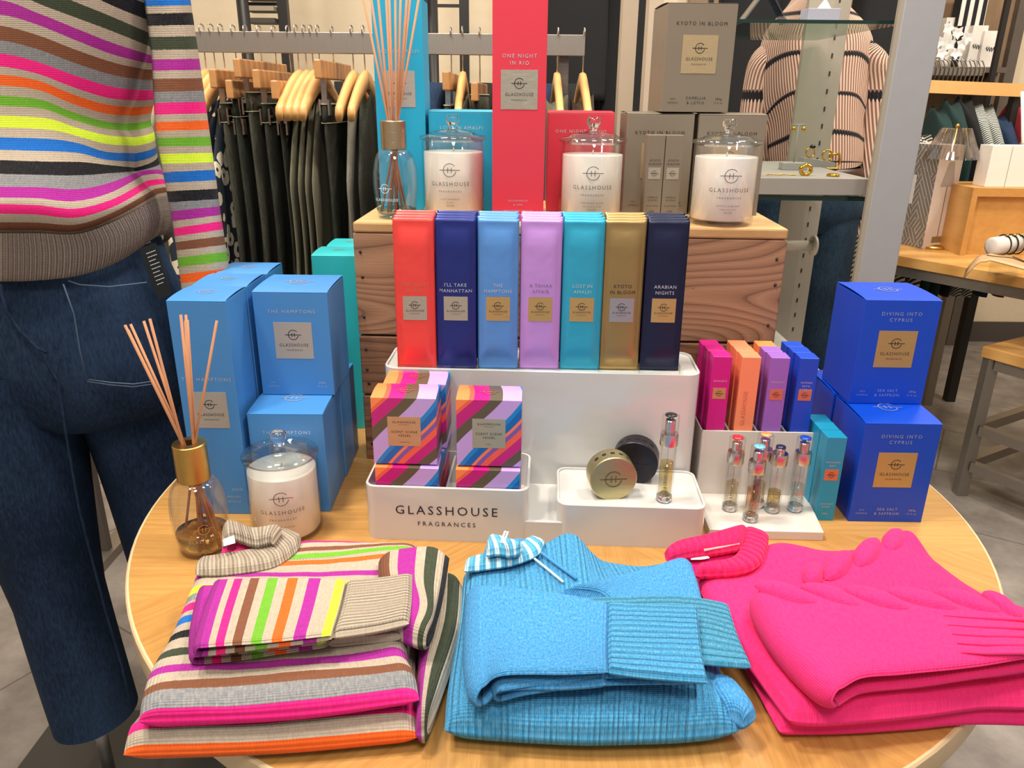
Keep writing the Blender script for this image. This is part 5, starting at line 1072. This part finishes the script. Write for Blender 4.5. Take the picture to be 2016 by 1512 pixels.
p = yp(1606, 30, 1.85); gb = thing('gift_box', 'small pale grey box with a cut-out card on the top glass shelf', 'box', (p.x, 1.80, 1.4945)); obj('box_body', MB().box(-.034, .034, 0, .05, 0, .026), M('box_grey', 'A2A2AE', .5), gb, bev=.001); obj('card', MB().add([(-.01, .02, .026), (.022, .02, .026), (.006, .02, .048), (-.01, .0215, .026), (.022, .0215, .026), (.006, .0215, .048)], [(0, 1, 2), (5, 4, 3), (0, 3, 4, 1), (1, 4, 5, 2), (2, 5, 3, 0)]), M('card_white', 'D8D8DC', .6), gb)
p = yp(1500, 30, 1.85); ar = thing('acrylic_riser', 'clear folded acrylic jewellery riser on the top glass shelf', 'riser', (p.x, 1.82, 1.4945))
k = MB(); k.add([(-.05, 0, 0), (.0, .0, .07), (.0, .05, .07), (-.05, .05, 0)], [(0, 1, 2, 3)]).add([(0, 0, .07), (.05, 0, 0), (.05, .05, 0), (0, .05, .07)], [(0, 1, 2, 3)]); o = obj('folded_sheet', k, glassm('acrylic_pale', 'DDE4EE', 1.5), ar); sm_ = o.modifiers.new('s', 'SOLIDIFY'); sm_.thickness = .003
p = yp(1524, 483, 1.935); nk = thing('gold_necklaces', 'strands of gold chain hanging from the cream bar in the cabinet', 'necklace', (p.x, 1.935, .9))
for q in range(3):
    k = MB(); 
    for i in range(46):
        z = a.z-.9; zz = yp(1524, 483, 1.95).z-.9+.014-i*.0052; xx = -.002*q-i*.00045+.004*q; k.lathe([(.001, -.002), (.0042, 0), (.001, .002)], (xx, -.004*(q == 1), zz), 8)
    obj('chain', k, GJ, nk)
p = gp(1530, 690, .735); k = MB(); k.tube([(.03*math.cos(i*PI/12), .03*math.sin(i*PI/12), .004) for i in range(25)], .004, 8, cap=False); r_ = obj('bangle', k, glassm('bangle_clear', 'E8E4D8', 2.0)); r_.location = (.60, 1.78, .735); tag(r_, 'clear round bangle on the pale plinth behind the perfume boxes', 'bangle')
# ------------------------------------------------------------------ second mannequin
Y2 = 2.8
m2 = thing('display_sweater', 'beige and brown ribbed sweater with wavy black stripes on the mannequin at the back', 'sweater', (1.02, Y2, 1.1))
def rib2():
    m_, nt, b = NT('beige_brown_rib'); uvn = N(nt, 'ShaderNodeUVMap'); sp = N(nt, 'ShaderNodeSeparateXYZ'); nt.links.new(uvn.outputs[0], sp.inputs[0])
    sn = MA(nt, 'SINE', MA(nt, 'MULTIPLY', sp.outputs[0], 2*PI*78)); f = ramp(nt, MA(nt, 'ADD', MA(nt, 'MULTIPLY', sn, .5), .5), [(.25, hx('8A6454')), (.55, hx('E2C2AA'))], 'LINEAR')
    at = N(nt, 'ShaderNodeAttribute', attribute_name='st'); fr = MA(nt, 'ADD', at.outputs['Fac'], MA(nt, 'MULTIPLY', sn, .02)); d = MA(nt, 'ABSOLUTE', MA(nt, 'SUBTRACT', MA(nt, 'FRACT', fr), .5)); k = MA(nt, 'LESS_THAN', d, .055)
    nt.links.new(mixc(nt, k, f, hx('15121A')), b.inputs['Base Color']); b.inputs['Roughness'].default_value = .9; bump(nt, b, MA(nt, 'MULTIPLY', sn, .002), 1.0); return m_
RB2 = rib2()
def shell2(rows_, yc, fr_, bk_r, nu=40, sub=8, uvw=.55):
    out = []; st = []; uv = []
    for j in range((len(rows_)-1)*sub+1):
        v = j/sub; fr = []
        for i in range(nu+1): px, py = surf(rows_, v, i/nu)[:2]; fr.append(yp(px, py, yc-fr_*math.sin(i/nu*PI)**.8))
        bb = [Vector((fr[i].x, yc+bk_r*math.sin(i/nu*PI), fr[i].z)) for i in range(nu-1, 0, -1)]
        r = fr+bb; out.append([tuple(p) for p in r]); st += [v]*len(r); uv += [(uvw*i/nu, q.z) for i, q in enumerate(fr)]+[(uvw+uvw*i/nu, q.z) for i, q in enumerate(bb)]
    mb = MB().grid(out, closed=True); mb.uv = uv; mb.st = st; return mb
R2_ = [[(1575, -8), (1590, -12), (1605, -14), (1620, -14), (1640, -12), (1655, -8)], [(1502, 75), (1535, 68), (1570, 64), (1640, 64), (1690, 62), (1718, 72)], [(1490, 215), (1528, 165), (1575, 143), (1640, 148), (1688, 152), (1712, 190)], [(1503, 262), (1540, 233), (1578, 216), (1640, 217), (1684, 224), (1702, 240)], [(1508, 318), (1545, 312), (1580, 300), (1640, 298), (1684, 302), (1702, 310)]]
R2_.append([(1520, 328), (1550, 336), (1590, 338), (1640, 334), (1682, 330), (1698, 322)])
# half-integer rows carry the black stripes
obj('body', shell2(R2_, Y2, .13, .1), RB2, m2, world=True)
for i_, (px_, w__) in enumerate(((1465, .26), (1560, .24), (1745, .34))):
    garment('black_coat', 'long black garment hanging behind the ribbed sweater mannequin, %s' % ['at its left', 'in the middle', 'at its right'][i_], 'coat', yp(px_, 100, 3.55).x, 3.55, [1.95, 2.0, 2.0][i_], [.9, .9, 1.46][i_], w__, w__, .10, BLK, 'black garments behind the mannequin', 60+i_)
kr = thing('clothes_rail', 'black rail behind the ribbed sweater mannequin holding long black garments', 'clothes rail', (1.3, 3.55, 0)); obj('rail', MB().box(-.5, .75, -.01, .01, 2.0, 2.03), DK, kr); obj('upright', MB().box(-.5, -.48, -.01, .01, 0, 2.0), DK, kr); obj('upright', MB().box(.73, .75, -.01, .01, 0, 2.0), DK, kr)
def tube2(pts, r, mat, par, nm):
    mb = MB(); P = [yp(px, py, yy) for px, py, yy in pts]; n = 20; out = []; uv = []; st = []; NS = 24
    for j in range(NS+1):
        t = j/NS*(len(P)-1); c = Vector(crow([tuple(p) for p in P], t)); rr = crow([(q,) for q in r], t)[0]
        out.append([(c.x+rr*math.cos(2*PI*i/n), c.y+rr*math.sin(2*PI*i/n), c.z) for i in range(n)]); uv += [(rr*2*PI*i/n, c.z) for i in range(n)]; st += [j/NS*2.4+.25]*n
    mb.grid(out[::-1], closed=True); mb.uv = [q for k in range(NS, -1, -1) for q in uv[k*n:(k+1)*n]]; mb.st = [q for k in range(NS, -1, -1) for q in st[k*n:(k+1)*n]]; return obj(nm, mb, mat, par, world=True)
tube2([(1690, 66, 2.80), (1716, 110, 2.80), (1720, 180, 2.82), (1716, 300, 2.82), (1690, 460, 2.8)], [.012, .052, .055, .05, .03], RB2, m2, 'sleeve')
tube2([(1535, 68, 2.80), (1510, 110, 2.80), (1496, 180, 2.82), (1482, 300, 2.82), (1470, 400, 2.8)], [.012, .05, .058, .055, .035], RB2, m2, 'sleeve')
j2 = thing('jeans', 'mid blue jeans with brown belt on the mannequin behind the cabinet', 'jeans', (1.03, Y2, .1)); D2 = denim('denim_mid', '15222F', '3C566C')
k = MB(); c1_ = yp(1520, 400, Y2); c2_ = yp(1648, 400, Y2)
k.grid(leg(c1_.x+.01, c1_.x+.05, Y2, Y2, .10, .085, 1.0, .05, .11, .09, 1)[::-1], closed=True); k.grid(leg(c2_.x-.025, c2_.x+.0, Y2, Y2, .10, .095, 1.0, .05, .11, .10, 3)[::-1], closed=True)
cx_ = (c1_.x+c2_.x)/2; k.grid([ringz(cx_, Y2, r, d, z, sq=.85) for z, r, d in ((.9, .15, .10), (.96, .205, .125), (1.02, .20, .12), (1.12, .17, .11))], closed=True); obj('denim', k, D2, j2, world=True)
BLT = M('belt_leather', '3A1E14', .4); k = MB(); k.grid([ringz(cx_, Y2, r, d, z, sq=.85) for z, r, d in ((1.085, .174, .116), (1.085, .182, .124), (1.12, .180, .122), (1.12, .172, .114))], closed=True); obj('belt', k, BLT, j2, world=True)
p = yp(1632, 318, Y2-.13); k = MB(); k.tube([(p.x+dx, Y2-.135, p.z+dz_) for dx, dz_ in ((-.03, -.022), (.03, -.022), (.034, .0), (.03, .024), (-.03, .024), (-.034, 0), (-.03, -.022))], .004, 8); obj('buckle', k, GJ, j2, world=True)
st2 = thing('mannequin_stand', 'dark round mannequin base under the jeans behind the cabinet', 'mannequin stand', (1.03, Y2, 0)); obj('base_plate', MB().lathe([(.17, 0), (.17, .012), (.02, .02)]), DK, st2); obj('rod', MB().tube([(0, 0, .02), (0, 0, .6)], .012), ST, st2)
# ------------------------------------------------------------------ clothes right of the mannequin
def stripes(nm, c1, c2, f, ax=2, skew=0):
    m_, nt, b = NT(nm); t = N(nt, 'ShaderNodeTexCoord'); sp = N(nt, 'ShaderNodeSeparateXYZ'); nt.links.new(t.outputs['Object'], sp.inputs[0])
    v = MA(nt, 'ADD', sp.outputs[ax], MA(nt, 'MULTIPLY', sp.outputs[1], skew)); s_ = MA(nt, 'GREATER_THAN', MA(nt, 'SINE', MA(nt, 'MULTIPLY', v, f*2*PI)), 0)
    nt.links.new(mixc(nt, s_, hx(c1), hx(c2)), b.inputs['Base Color']); b.inputs['Roughness'].default_value = .9; return m_
STR = stripes('cream_black_stripe', 'D8D0C0', '2C2620', 42, 2, .8); STF = stripes('fine_stripe', 'C4C6BC', '26302C', 70, 2, 1.2); GRN = M('bottle_green', '14302C', .9, var=.2)
rr_ = thing('clothes_rail', 'pale wooden clothes rail at the back right under the orchid shelf', 'clothes rail', (1.9, 3.5, 0)); a = yp(1700, 165, 3.5); b = yp(2010, 178, 3.4)
obj('rail', MB().obox((a.x, 3.5, a.z), (b.x, 3.4, b.z), .04, .05), HW, rr_, world=True); obj('upright', MB().box(a.x-.02, a.x+.02, 3.49, 3.53, 0, a.z), DK, rr_, world=True); obj('upright', MB().box(b.x-.02, b.x+.02, 3.4, 3.44, 0, b.z), DK, rr_, world=True)
for i, (px, mt, cn, wd, zt) in enumerate(((1755, STR, 'cream and black striped top', .07, 1.28), (1790, STR, 'cream and black striped top', .08, 1.25), (1822, STR, 'cream and black striped top', .07, 1.22), (1842, GRN, 'bottle green knit', .08, 1.32), (1864, GRN, 'bottle green knit', .08, 1.35), (1886, BLK, 'black knit', .07, 1.36), (1908, STF, 'fine striped shirt', .08, 1.34), (1930, STF, 'fine striped shirt', .08, 1.33), (1962, denim('denim_far', '1E2C40', '44587A'), 'dark denim shirt', .09, 1.30), (1996, M('berry_cloth', '8A1E28', .9), 'berry red top', .09, 1.36))):
    x = yp(px, 250, 3.45).x; garment(cn.split()[-1], '%s on the back right wooden rail, number %s from the left' % (cn, ['one', 'two', 'three', 'four', 'five', 'six', 'seven', 'eight', 'nine', 'ten'][i]), cn.split()[-1], x, 3.45, zt, .55, wd*.7, wd*.7, .22, mt, 'clothes on the back right rail', 90+i, shoulders=True)
sr = thing('steel_rail', 'short chrome rail full of hanger hooks below the orchid shelf', 'rail', (2.2, 3.9, 1.6)); a = yp(1820, 148, 3.9); b = yp(1930, 152, 3.9)
obj('rail', MB().box(a.x-.1, b.x, 3.88, 3.90, a.z-.0, a.z+.03), RB, sr, world=True)
for i in range(14): k = MB(); x = a.x-.02+i*(b.x-a.x)/13; k.tube([(x-.02, 3.87, a.z+.07), (x, 3.87, a.z+.06), (x+.02, 3.875, a.z+.03), (x+.015, 3.875, a.z-.03)], .003, 5); obj('hook', k, CHR, sr, world=True)
k = MB(); k.box(a.x-.1, b.x+.0, 3.9, 4.37, a.z-.0, a.z+.02); obj('bracket', k, RB, sr, world=True)
# wood panelled wall and orchid shelf
WPN = wood('wall_oak', '7A6046', 'A58867', (3, 3, .8), .6, 2)
a = yp(1640, 50, 4.36); b = yp(1985, 50, 4.36)
wp_ = struct('trim_1', MB().box(a.x-.75, b.x, 4.34, 4.395, 0, 3.0), WPN); struct('trim_2', MB().box(b.x, b.x+.05, 4.30, 4.395, 0, 3.0), M('frame_dark', '5A5048', .5))
a = yp(1840, 132, 4.15); b = yp(1972, 132, 4.15); sf = thing('wall_shelf', 'dark edged shelf on the oak wall panel carrying the orchid and white boxes', 'shelf', (a.x, 4.15, a.z))
obj('shelf_board', MB().box(a.x-.15, b.x, 4.10, 4.34, a.z-.025, a.z), M('frame_dark', '5A5048', .5), sf, world=True); obj('bracket', MB().box(b.x-.06, b.x-.03, 4.12, 4.34, a.z-.5, a.z-.025), M('frame_dark', '5A5048', .5), sf, world=True)
zz = a.z+.0005; WB_ = M('white_card', 'E6DFD4', .6); BS = stripes('bag_stripe', 'E6DFD4', '1C1C1E', 24, 0)
for (lab, px, py, y, w_, h_, mt) in (('white upright gift box behind the orchid, leftmost on the wall shelf', 1866, 43, 4.25, .10, .23, WB_), ('black and white striped gift bag on the wall shelf', 1893, 62, 4.22, .08, .19, BS), ('white gift box with script on the wall shelf, beside the striped bag', 1916, 62, 4.18, .075, .19, WB_), ('lower white gift box with black script, rightmost on the wall shelf', 1943, 70, 4.16, .09, .165, WB_)):
    p = yp(px, 100, y); t = thing('gift_box' if 'box' in lab else 'gift_bag', lab, 'box' if 'box' in lab else 'bag', (p.x, y-.03, zz)); obj('body', MB().box(-w_/2, w_/2, 0, .07, 0, h_), mt, t, bev=.002)
    if 'script' in lab:
        k = MB(); k.tube([(-.025+.0035*i, -.002, h_*.5+.012*math.sin(i*1.9)) for i in range(15)], .0016, 5); obj('script_lettering', k, INK, t)
p = yp(1922, 20, 4.2); t = thing('gift_bag', 'small black and white striped bag with black ribbon stacked above the boxes', 'bag', (p.x-.02, 4.19, zz+.1905)); obj('body', MB().box(-.065, .065, 0, .07, 0, .17), BS, t); k = MB()
for s_ in (-1, 1): k.tube([(0, -.004, .17), (s_*.03, -.01, .20), (s_*.055, -.01, .185), (0, -.004, .172)], .008, 8)
obj('ribbon_bow', k, BLK, t)
p = yp(1862, 120, 4.10); oc = thing('orchid', 'white orchid blossoms in front of the gift boxes on the wall shelf', 'orchid', (p.x, 4.12, zz)); obj('pot', MB().lathe([(.025, 0), (.032, .05), (.028, .05)]), WB_, oc); obj('stem', MB().tube([(0, 0, .05), (.02, -.01, .13), (-.02, -.02, .2)], .003), M('stem_green', '56663A', .7), oc)
for i, (x, z) in enumerate(((-.03, .17), (.02, .15), (-.06, .11), (-.01, .10), (.05, .10), (-.04, .06), (.03, .06), (.07, .13))):
    k = MB()
    for q in range(5):
        an = q*2*PI/5+i; c, s_ = math.cos(an), math.sin(an); k.add([(x, -.04, z), (x+.012*c-.014*s_, -.045, z+.012*s_+.014*c), (x+.032*c, -.05, z+.032*s_), (x+.012*c+.014*s_, -.045, z+.012*s_-.014*c)], [(3, 2, 1, 0)])
    obj('blossom', k, M('petal_white', 'F2EFEA', .6), oc)
# ------------------------------------------------------------------ tables at right
TW = wood('side_table_wood', 'B5803E', 'DCA862', (5, 1.5, 8), .4, 1.5)
def ftable(nm, label, A, d, n, L, Wd, z, frame, rails, legs_in):
    d = Vector((d[0], d[1], 0)).normalized(); n = Vector((n[0], n[1], 0)).normalized(); A = Vector((A[0], A[1], 0)); t = thing(nm, label, 'table', (A.x, A.y, 0))
    P = [A, A+d*L, A+d*L+n*Wd, A+n*Wd]; k = MB().prism([(p.x, p.y) for p in P], z-.038, z); obj('table_top', k, TW, t, world=True, bev=.002)
    C4 = [A+(d+n)*.025, A+d*(L-.025)+n*.025, A+d*(L-.025)+n*(Wd-.025), A+d*.025+n*(Wd-.025)]
    for p in C4: obj('leg', MB().box(p.x-.019, p.x+.019, p.y-.019, p.y+.019, 0, z-.04), RB, t, world=True, bev=.001)
    for i in range(4):
        p, q = C4[i], C4[(i+1) % 4]; dd = (q-p).normalized()*.021
        for zr in rails: obj('rail', MB().obox((p.x+dd.x, p.y+dd.y, zr), (q.x-dd.x, q.y-dd.y, zr), .03, .035), RB, t, world=True)
    return t, d, n, A
ftable('console_table', 'honey wood console table on a steel frame at right, holding the lamp and its box', (1.34, 2.98), (.566, -.824), (.824, .566), 1.35, .75, .80, 0, [.742], 0)
ftable('side_table', 'lower honey wood side table on a steel frame at the right edge', (1.60, 2.50), (.5, -.866), (.866, .5), .9, .6, .56, 0, [.502, .26, .12], 0)
# lamp carton
dv = Vector((.566, -.824, 0)); nv = Vector((.824, .566, 0)); zT_ = .8005
a = gp(1815, 490, .8); ang = math.atan2(-.55, .835)
lbx = thing('lamp_carton', 'tall table lamp carton with grey geometric side and white front on the console table', 'carton', (a.x, a.y, zT_), .32)
def hexm():
    m_, nt, b = NT('geometric_print'); co = objco(nt, (1, 1, 1)); sp = N(nt, 'ShaderNodeSeparateXYZ'); nt.links.new(co, sp.inputs[0]); o = []
    for cx, cz in ((0, 1), (.87, .5), (-.87, .5)):
        v = MA(nt, 'ADD', MA(nt, 'MULTIPLY', MA(nt, 'ADD', sp.outputs[0], sp.outputs[1]), cx), MA(nt, 'MULTIPLY', sp.outputs[2], cz)); o.append(MA(nt, 'GREATER_THAN', MA(nt, 'SINE', MA(nt, 'MULTIPLY', v, 420)), .75))
    vo = N(nt, 'ShaderNodeTexVoronoi'); vo.inputs['Scale'].default_value = 30; nt.links.new(co, vo.inputs['Vector']); w1 = MA(nt, 'GREATER_THAN', vo.outputs['Color'], .5)
    f = mixc(nt, w1, o[1], o[2]); nt.links.new(mixc(nt, f, hx('7C736A'), hx('B8B0A6')), b.inputs['Base Color']); b.inputs['Roughness'].default_value = .6; return m_
HX = hexm(); lw_, ld_, lh_ = .115, .16, .385
obj('carton_body', MB().box(0, lw_, 0, ld_, 0, lh_), M('carton_cream', 'CBBBAE', .6), lbx)
obj('patterned_side', MB().box(-.001, 0, 0, ld_, 0, lh_), HX, lbx); obj('sticker', MB().box(-.0016, -.001, .09, .13, .16, .27), M('sticker_white', 'E2DED8', .5), lbx)
k = MB(); put_text(k, 'TABLE LAMP', lw_/2, lh_*.86, .012, -.001, 1.0, lw_*.62); obj('lettering', k, M('print_brown', '6A5E54', .6), lbx)
pc = MB(); 
pc.add([(.03, -.001, .235), (.095, -.001, .235), (.078, -.001, .325), (.052, -.001, .325)], [(0, 1, 2, 3)]); obj('printed_shade', pc, M('print_shade', 'A3948A', .6), lbx)
pc = MB(); pc.box(.0612, .0645, -.001, 0, .045, .235); pc.box(.038, .088, -.001, 0, .022, .045); obj('printed_stem', pc, M('print_brass', '8A6A40', .5), lbx)
# pleated glass lamp
p = yp(1885, 250, 3.0); lp = thing('table_lamp', 'table lamp with clear pleated shade and brass finial behind its carton', 'lamp', (p.x+.01, 3.02, zT_)); zb_ = yp(1885, 312, 3.02).z-zT_; zt_ = yp(1885, 252, 3.02).z-zT_
k = MB(); k.grid([[((r+.006*(-1)**i)*math.cos(i*PI/32), (r+.006*(-1)**i)*math.sin(i*PI/32), z) for i in range(64)] for z, r in ((zb_, .095), (zt_, .045))], closed=True); k.smooth = False; obj('lamp_shade', k, glassm('pleated_glass', 'F2EAE0', 3.0), lp)
obj('stem', MB().tube([(0, 0, .012), (0, 0, zt_+.004)], .004), YG, lp); obj('base', MB().lathe([(.05, 0), (.05, .008), (.01, .014)]), YG, lp); obj('finial', MB().lathe([(.001, 0), (.007, .004), (.008, .009), (.004, .015), (.001, .016)], (0, 0, zt_), 16), YG, lp)
# wooden riser with vases
p = gp(1965, 350, 1.02); rs = thing('wooden_riser', 'open honey wood riser box on the console table under the white vases', 'riser', (1.765, 2.86, zT_), -.02)
obj('top_board', MB().box(-.10, .42, 0, .24, .215, .245), TW, rs); obj('front_board', MB().box(-.08, .40, .02, .04, 0, .215), TW, rs); obj('side_board', MB().box(-.10, -.08, .0, .24, 0, .215), TW, rs); obj('side_board', MB().box(.40, .42, .0, .24, 0, .215), TW, rs)
for i in range(4):
    x = 1.79-.03+i*.075; v = thing('diffuser_carton', 'white diffuser carton on the wooden riser, %s from the left' % ['first', 'second', 'third', 'fourth'][i], 'carton', (x, 2.90, zT_+.2455), 0, 'white cartons on the riser'); obj('body', MB().box(-.036, .036, 0, .08, 0, .145), M('white_carton', 'E4DCD0', .5), v, bev=.001)
rd = thing('reed_bundle', 'bundle of thick white diffuser reeds in a glass on the riser at right', 'reed diffuser', (1.93, 3.02, zT_+.2455)); obj('glass_cup', MB().lathe([(.03, 0), (.034, .15), (.031, .15), (.028, .006), (.001, .006)], cap=False), GL, rd)
for i in range(9): a = i*.7; obj('reed', MB().tube([(-.012*math.cos(a), -.01*math.sin(a), .008), (.07*math.cos(a), .03*math.sin(a), .30+.03*math.sin(i*2))], .006, 8), WB_, rd)
# bracelet bolster and leather mat
p = gp(1935, 420, .87); bb = thing('bracelet_bolster', 'pale cushioned bolster wearing three dark cord bracelets with gold charms', 'jewellery bolster', (1.60, 2.50, zT_), .25)
obj('bolster', MB().tube([(-.06, 0, .10), (-.055, 0, .10), (.07, .01, .108), (.075, .01, .108)], [.02, .03, .028, .018], 24), M('bolster_suede', 'CBC3BA', .8), bb); obj('acrylic_foot', MB().box(-.03, .05, -.02, .02, 0, .075), ac, bb)
for x in (-.01, .018, .046): k = MB(); k.tube([(x, .005+.0315*math.cos(i*PI/12), .104+.0315*math.sin(i*PI/12)) for i in range(25)], .0022, 6, cap=False); obj('bracelet', k, BLK, bb); obj('gold_charm', MB().lathe([(.001, 0), (.009, .002), (.001, .005)], (x, -.005, .134), 10), GJ, bb)
mt_ = thing('leather_stand', 'tan leather arched jewellery mat with a silver pendant on the console table', 'jewellery stand', (1.46, 2.46, zT_), -.55)
G = [[(x, y, .0+ (.075*math.sin(min(1, (x+.0)/.05+.15)*PI/2) if x < .05 else .082-.07*((x-.05)/.32)**1.2)) for y in (-.07, -.03, .03, .07)] for x in [i*.012 for i in range(31)]]
o = obj('leather_mat', MB().grid(G, flip=True), M('tan_leather', 'C89F74', .55, bmp=.0008), mt_); sm_ = o.modifiers.new('s', 'SOLIDIFY'); sm_.thickness = .005
k = MB(); k.tube([(.05, -.03, .086), (.12, -.01, .082), (.20, -.03, .062), (.12, .02, .082)], .0015, 6); obj('cord', k, BLT, mt_); obj('silver_pendant', MB().lathe([(.001, 0), (.012, .003), (.001, .007)], (.20, -.03, .055), 8), CHR, mt_)
gd = thing('glass_bottle', 'yellow glass bottle at the right edge on the console table', 'bottle', (1.83, 2.45, zT_)); obj('bottle', MB().lathe([(.001, 0), (.035, 0), (.036, .07), (.014, .09), (.013, .115), (.001, .116)], cap=False), glassm('yellow_glass', 'D8C85A', .8), gd)
obj('neck_inside', pad([((20, 235), (220, 190), (430, 140)), ((120, 345), (250, 320), (440, 255))], zD-.002, .016, 24, 16, .008, Z7, seed=38), KPw, swD, world=True)
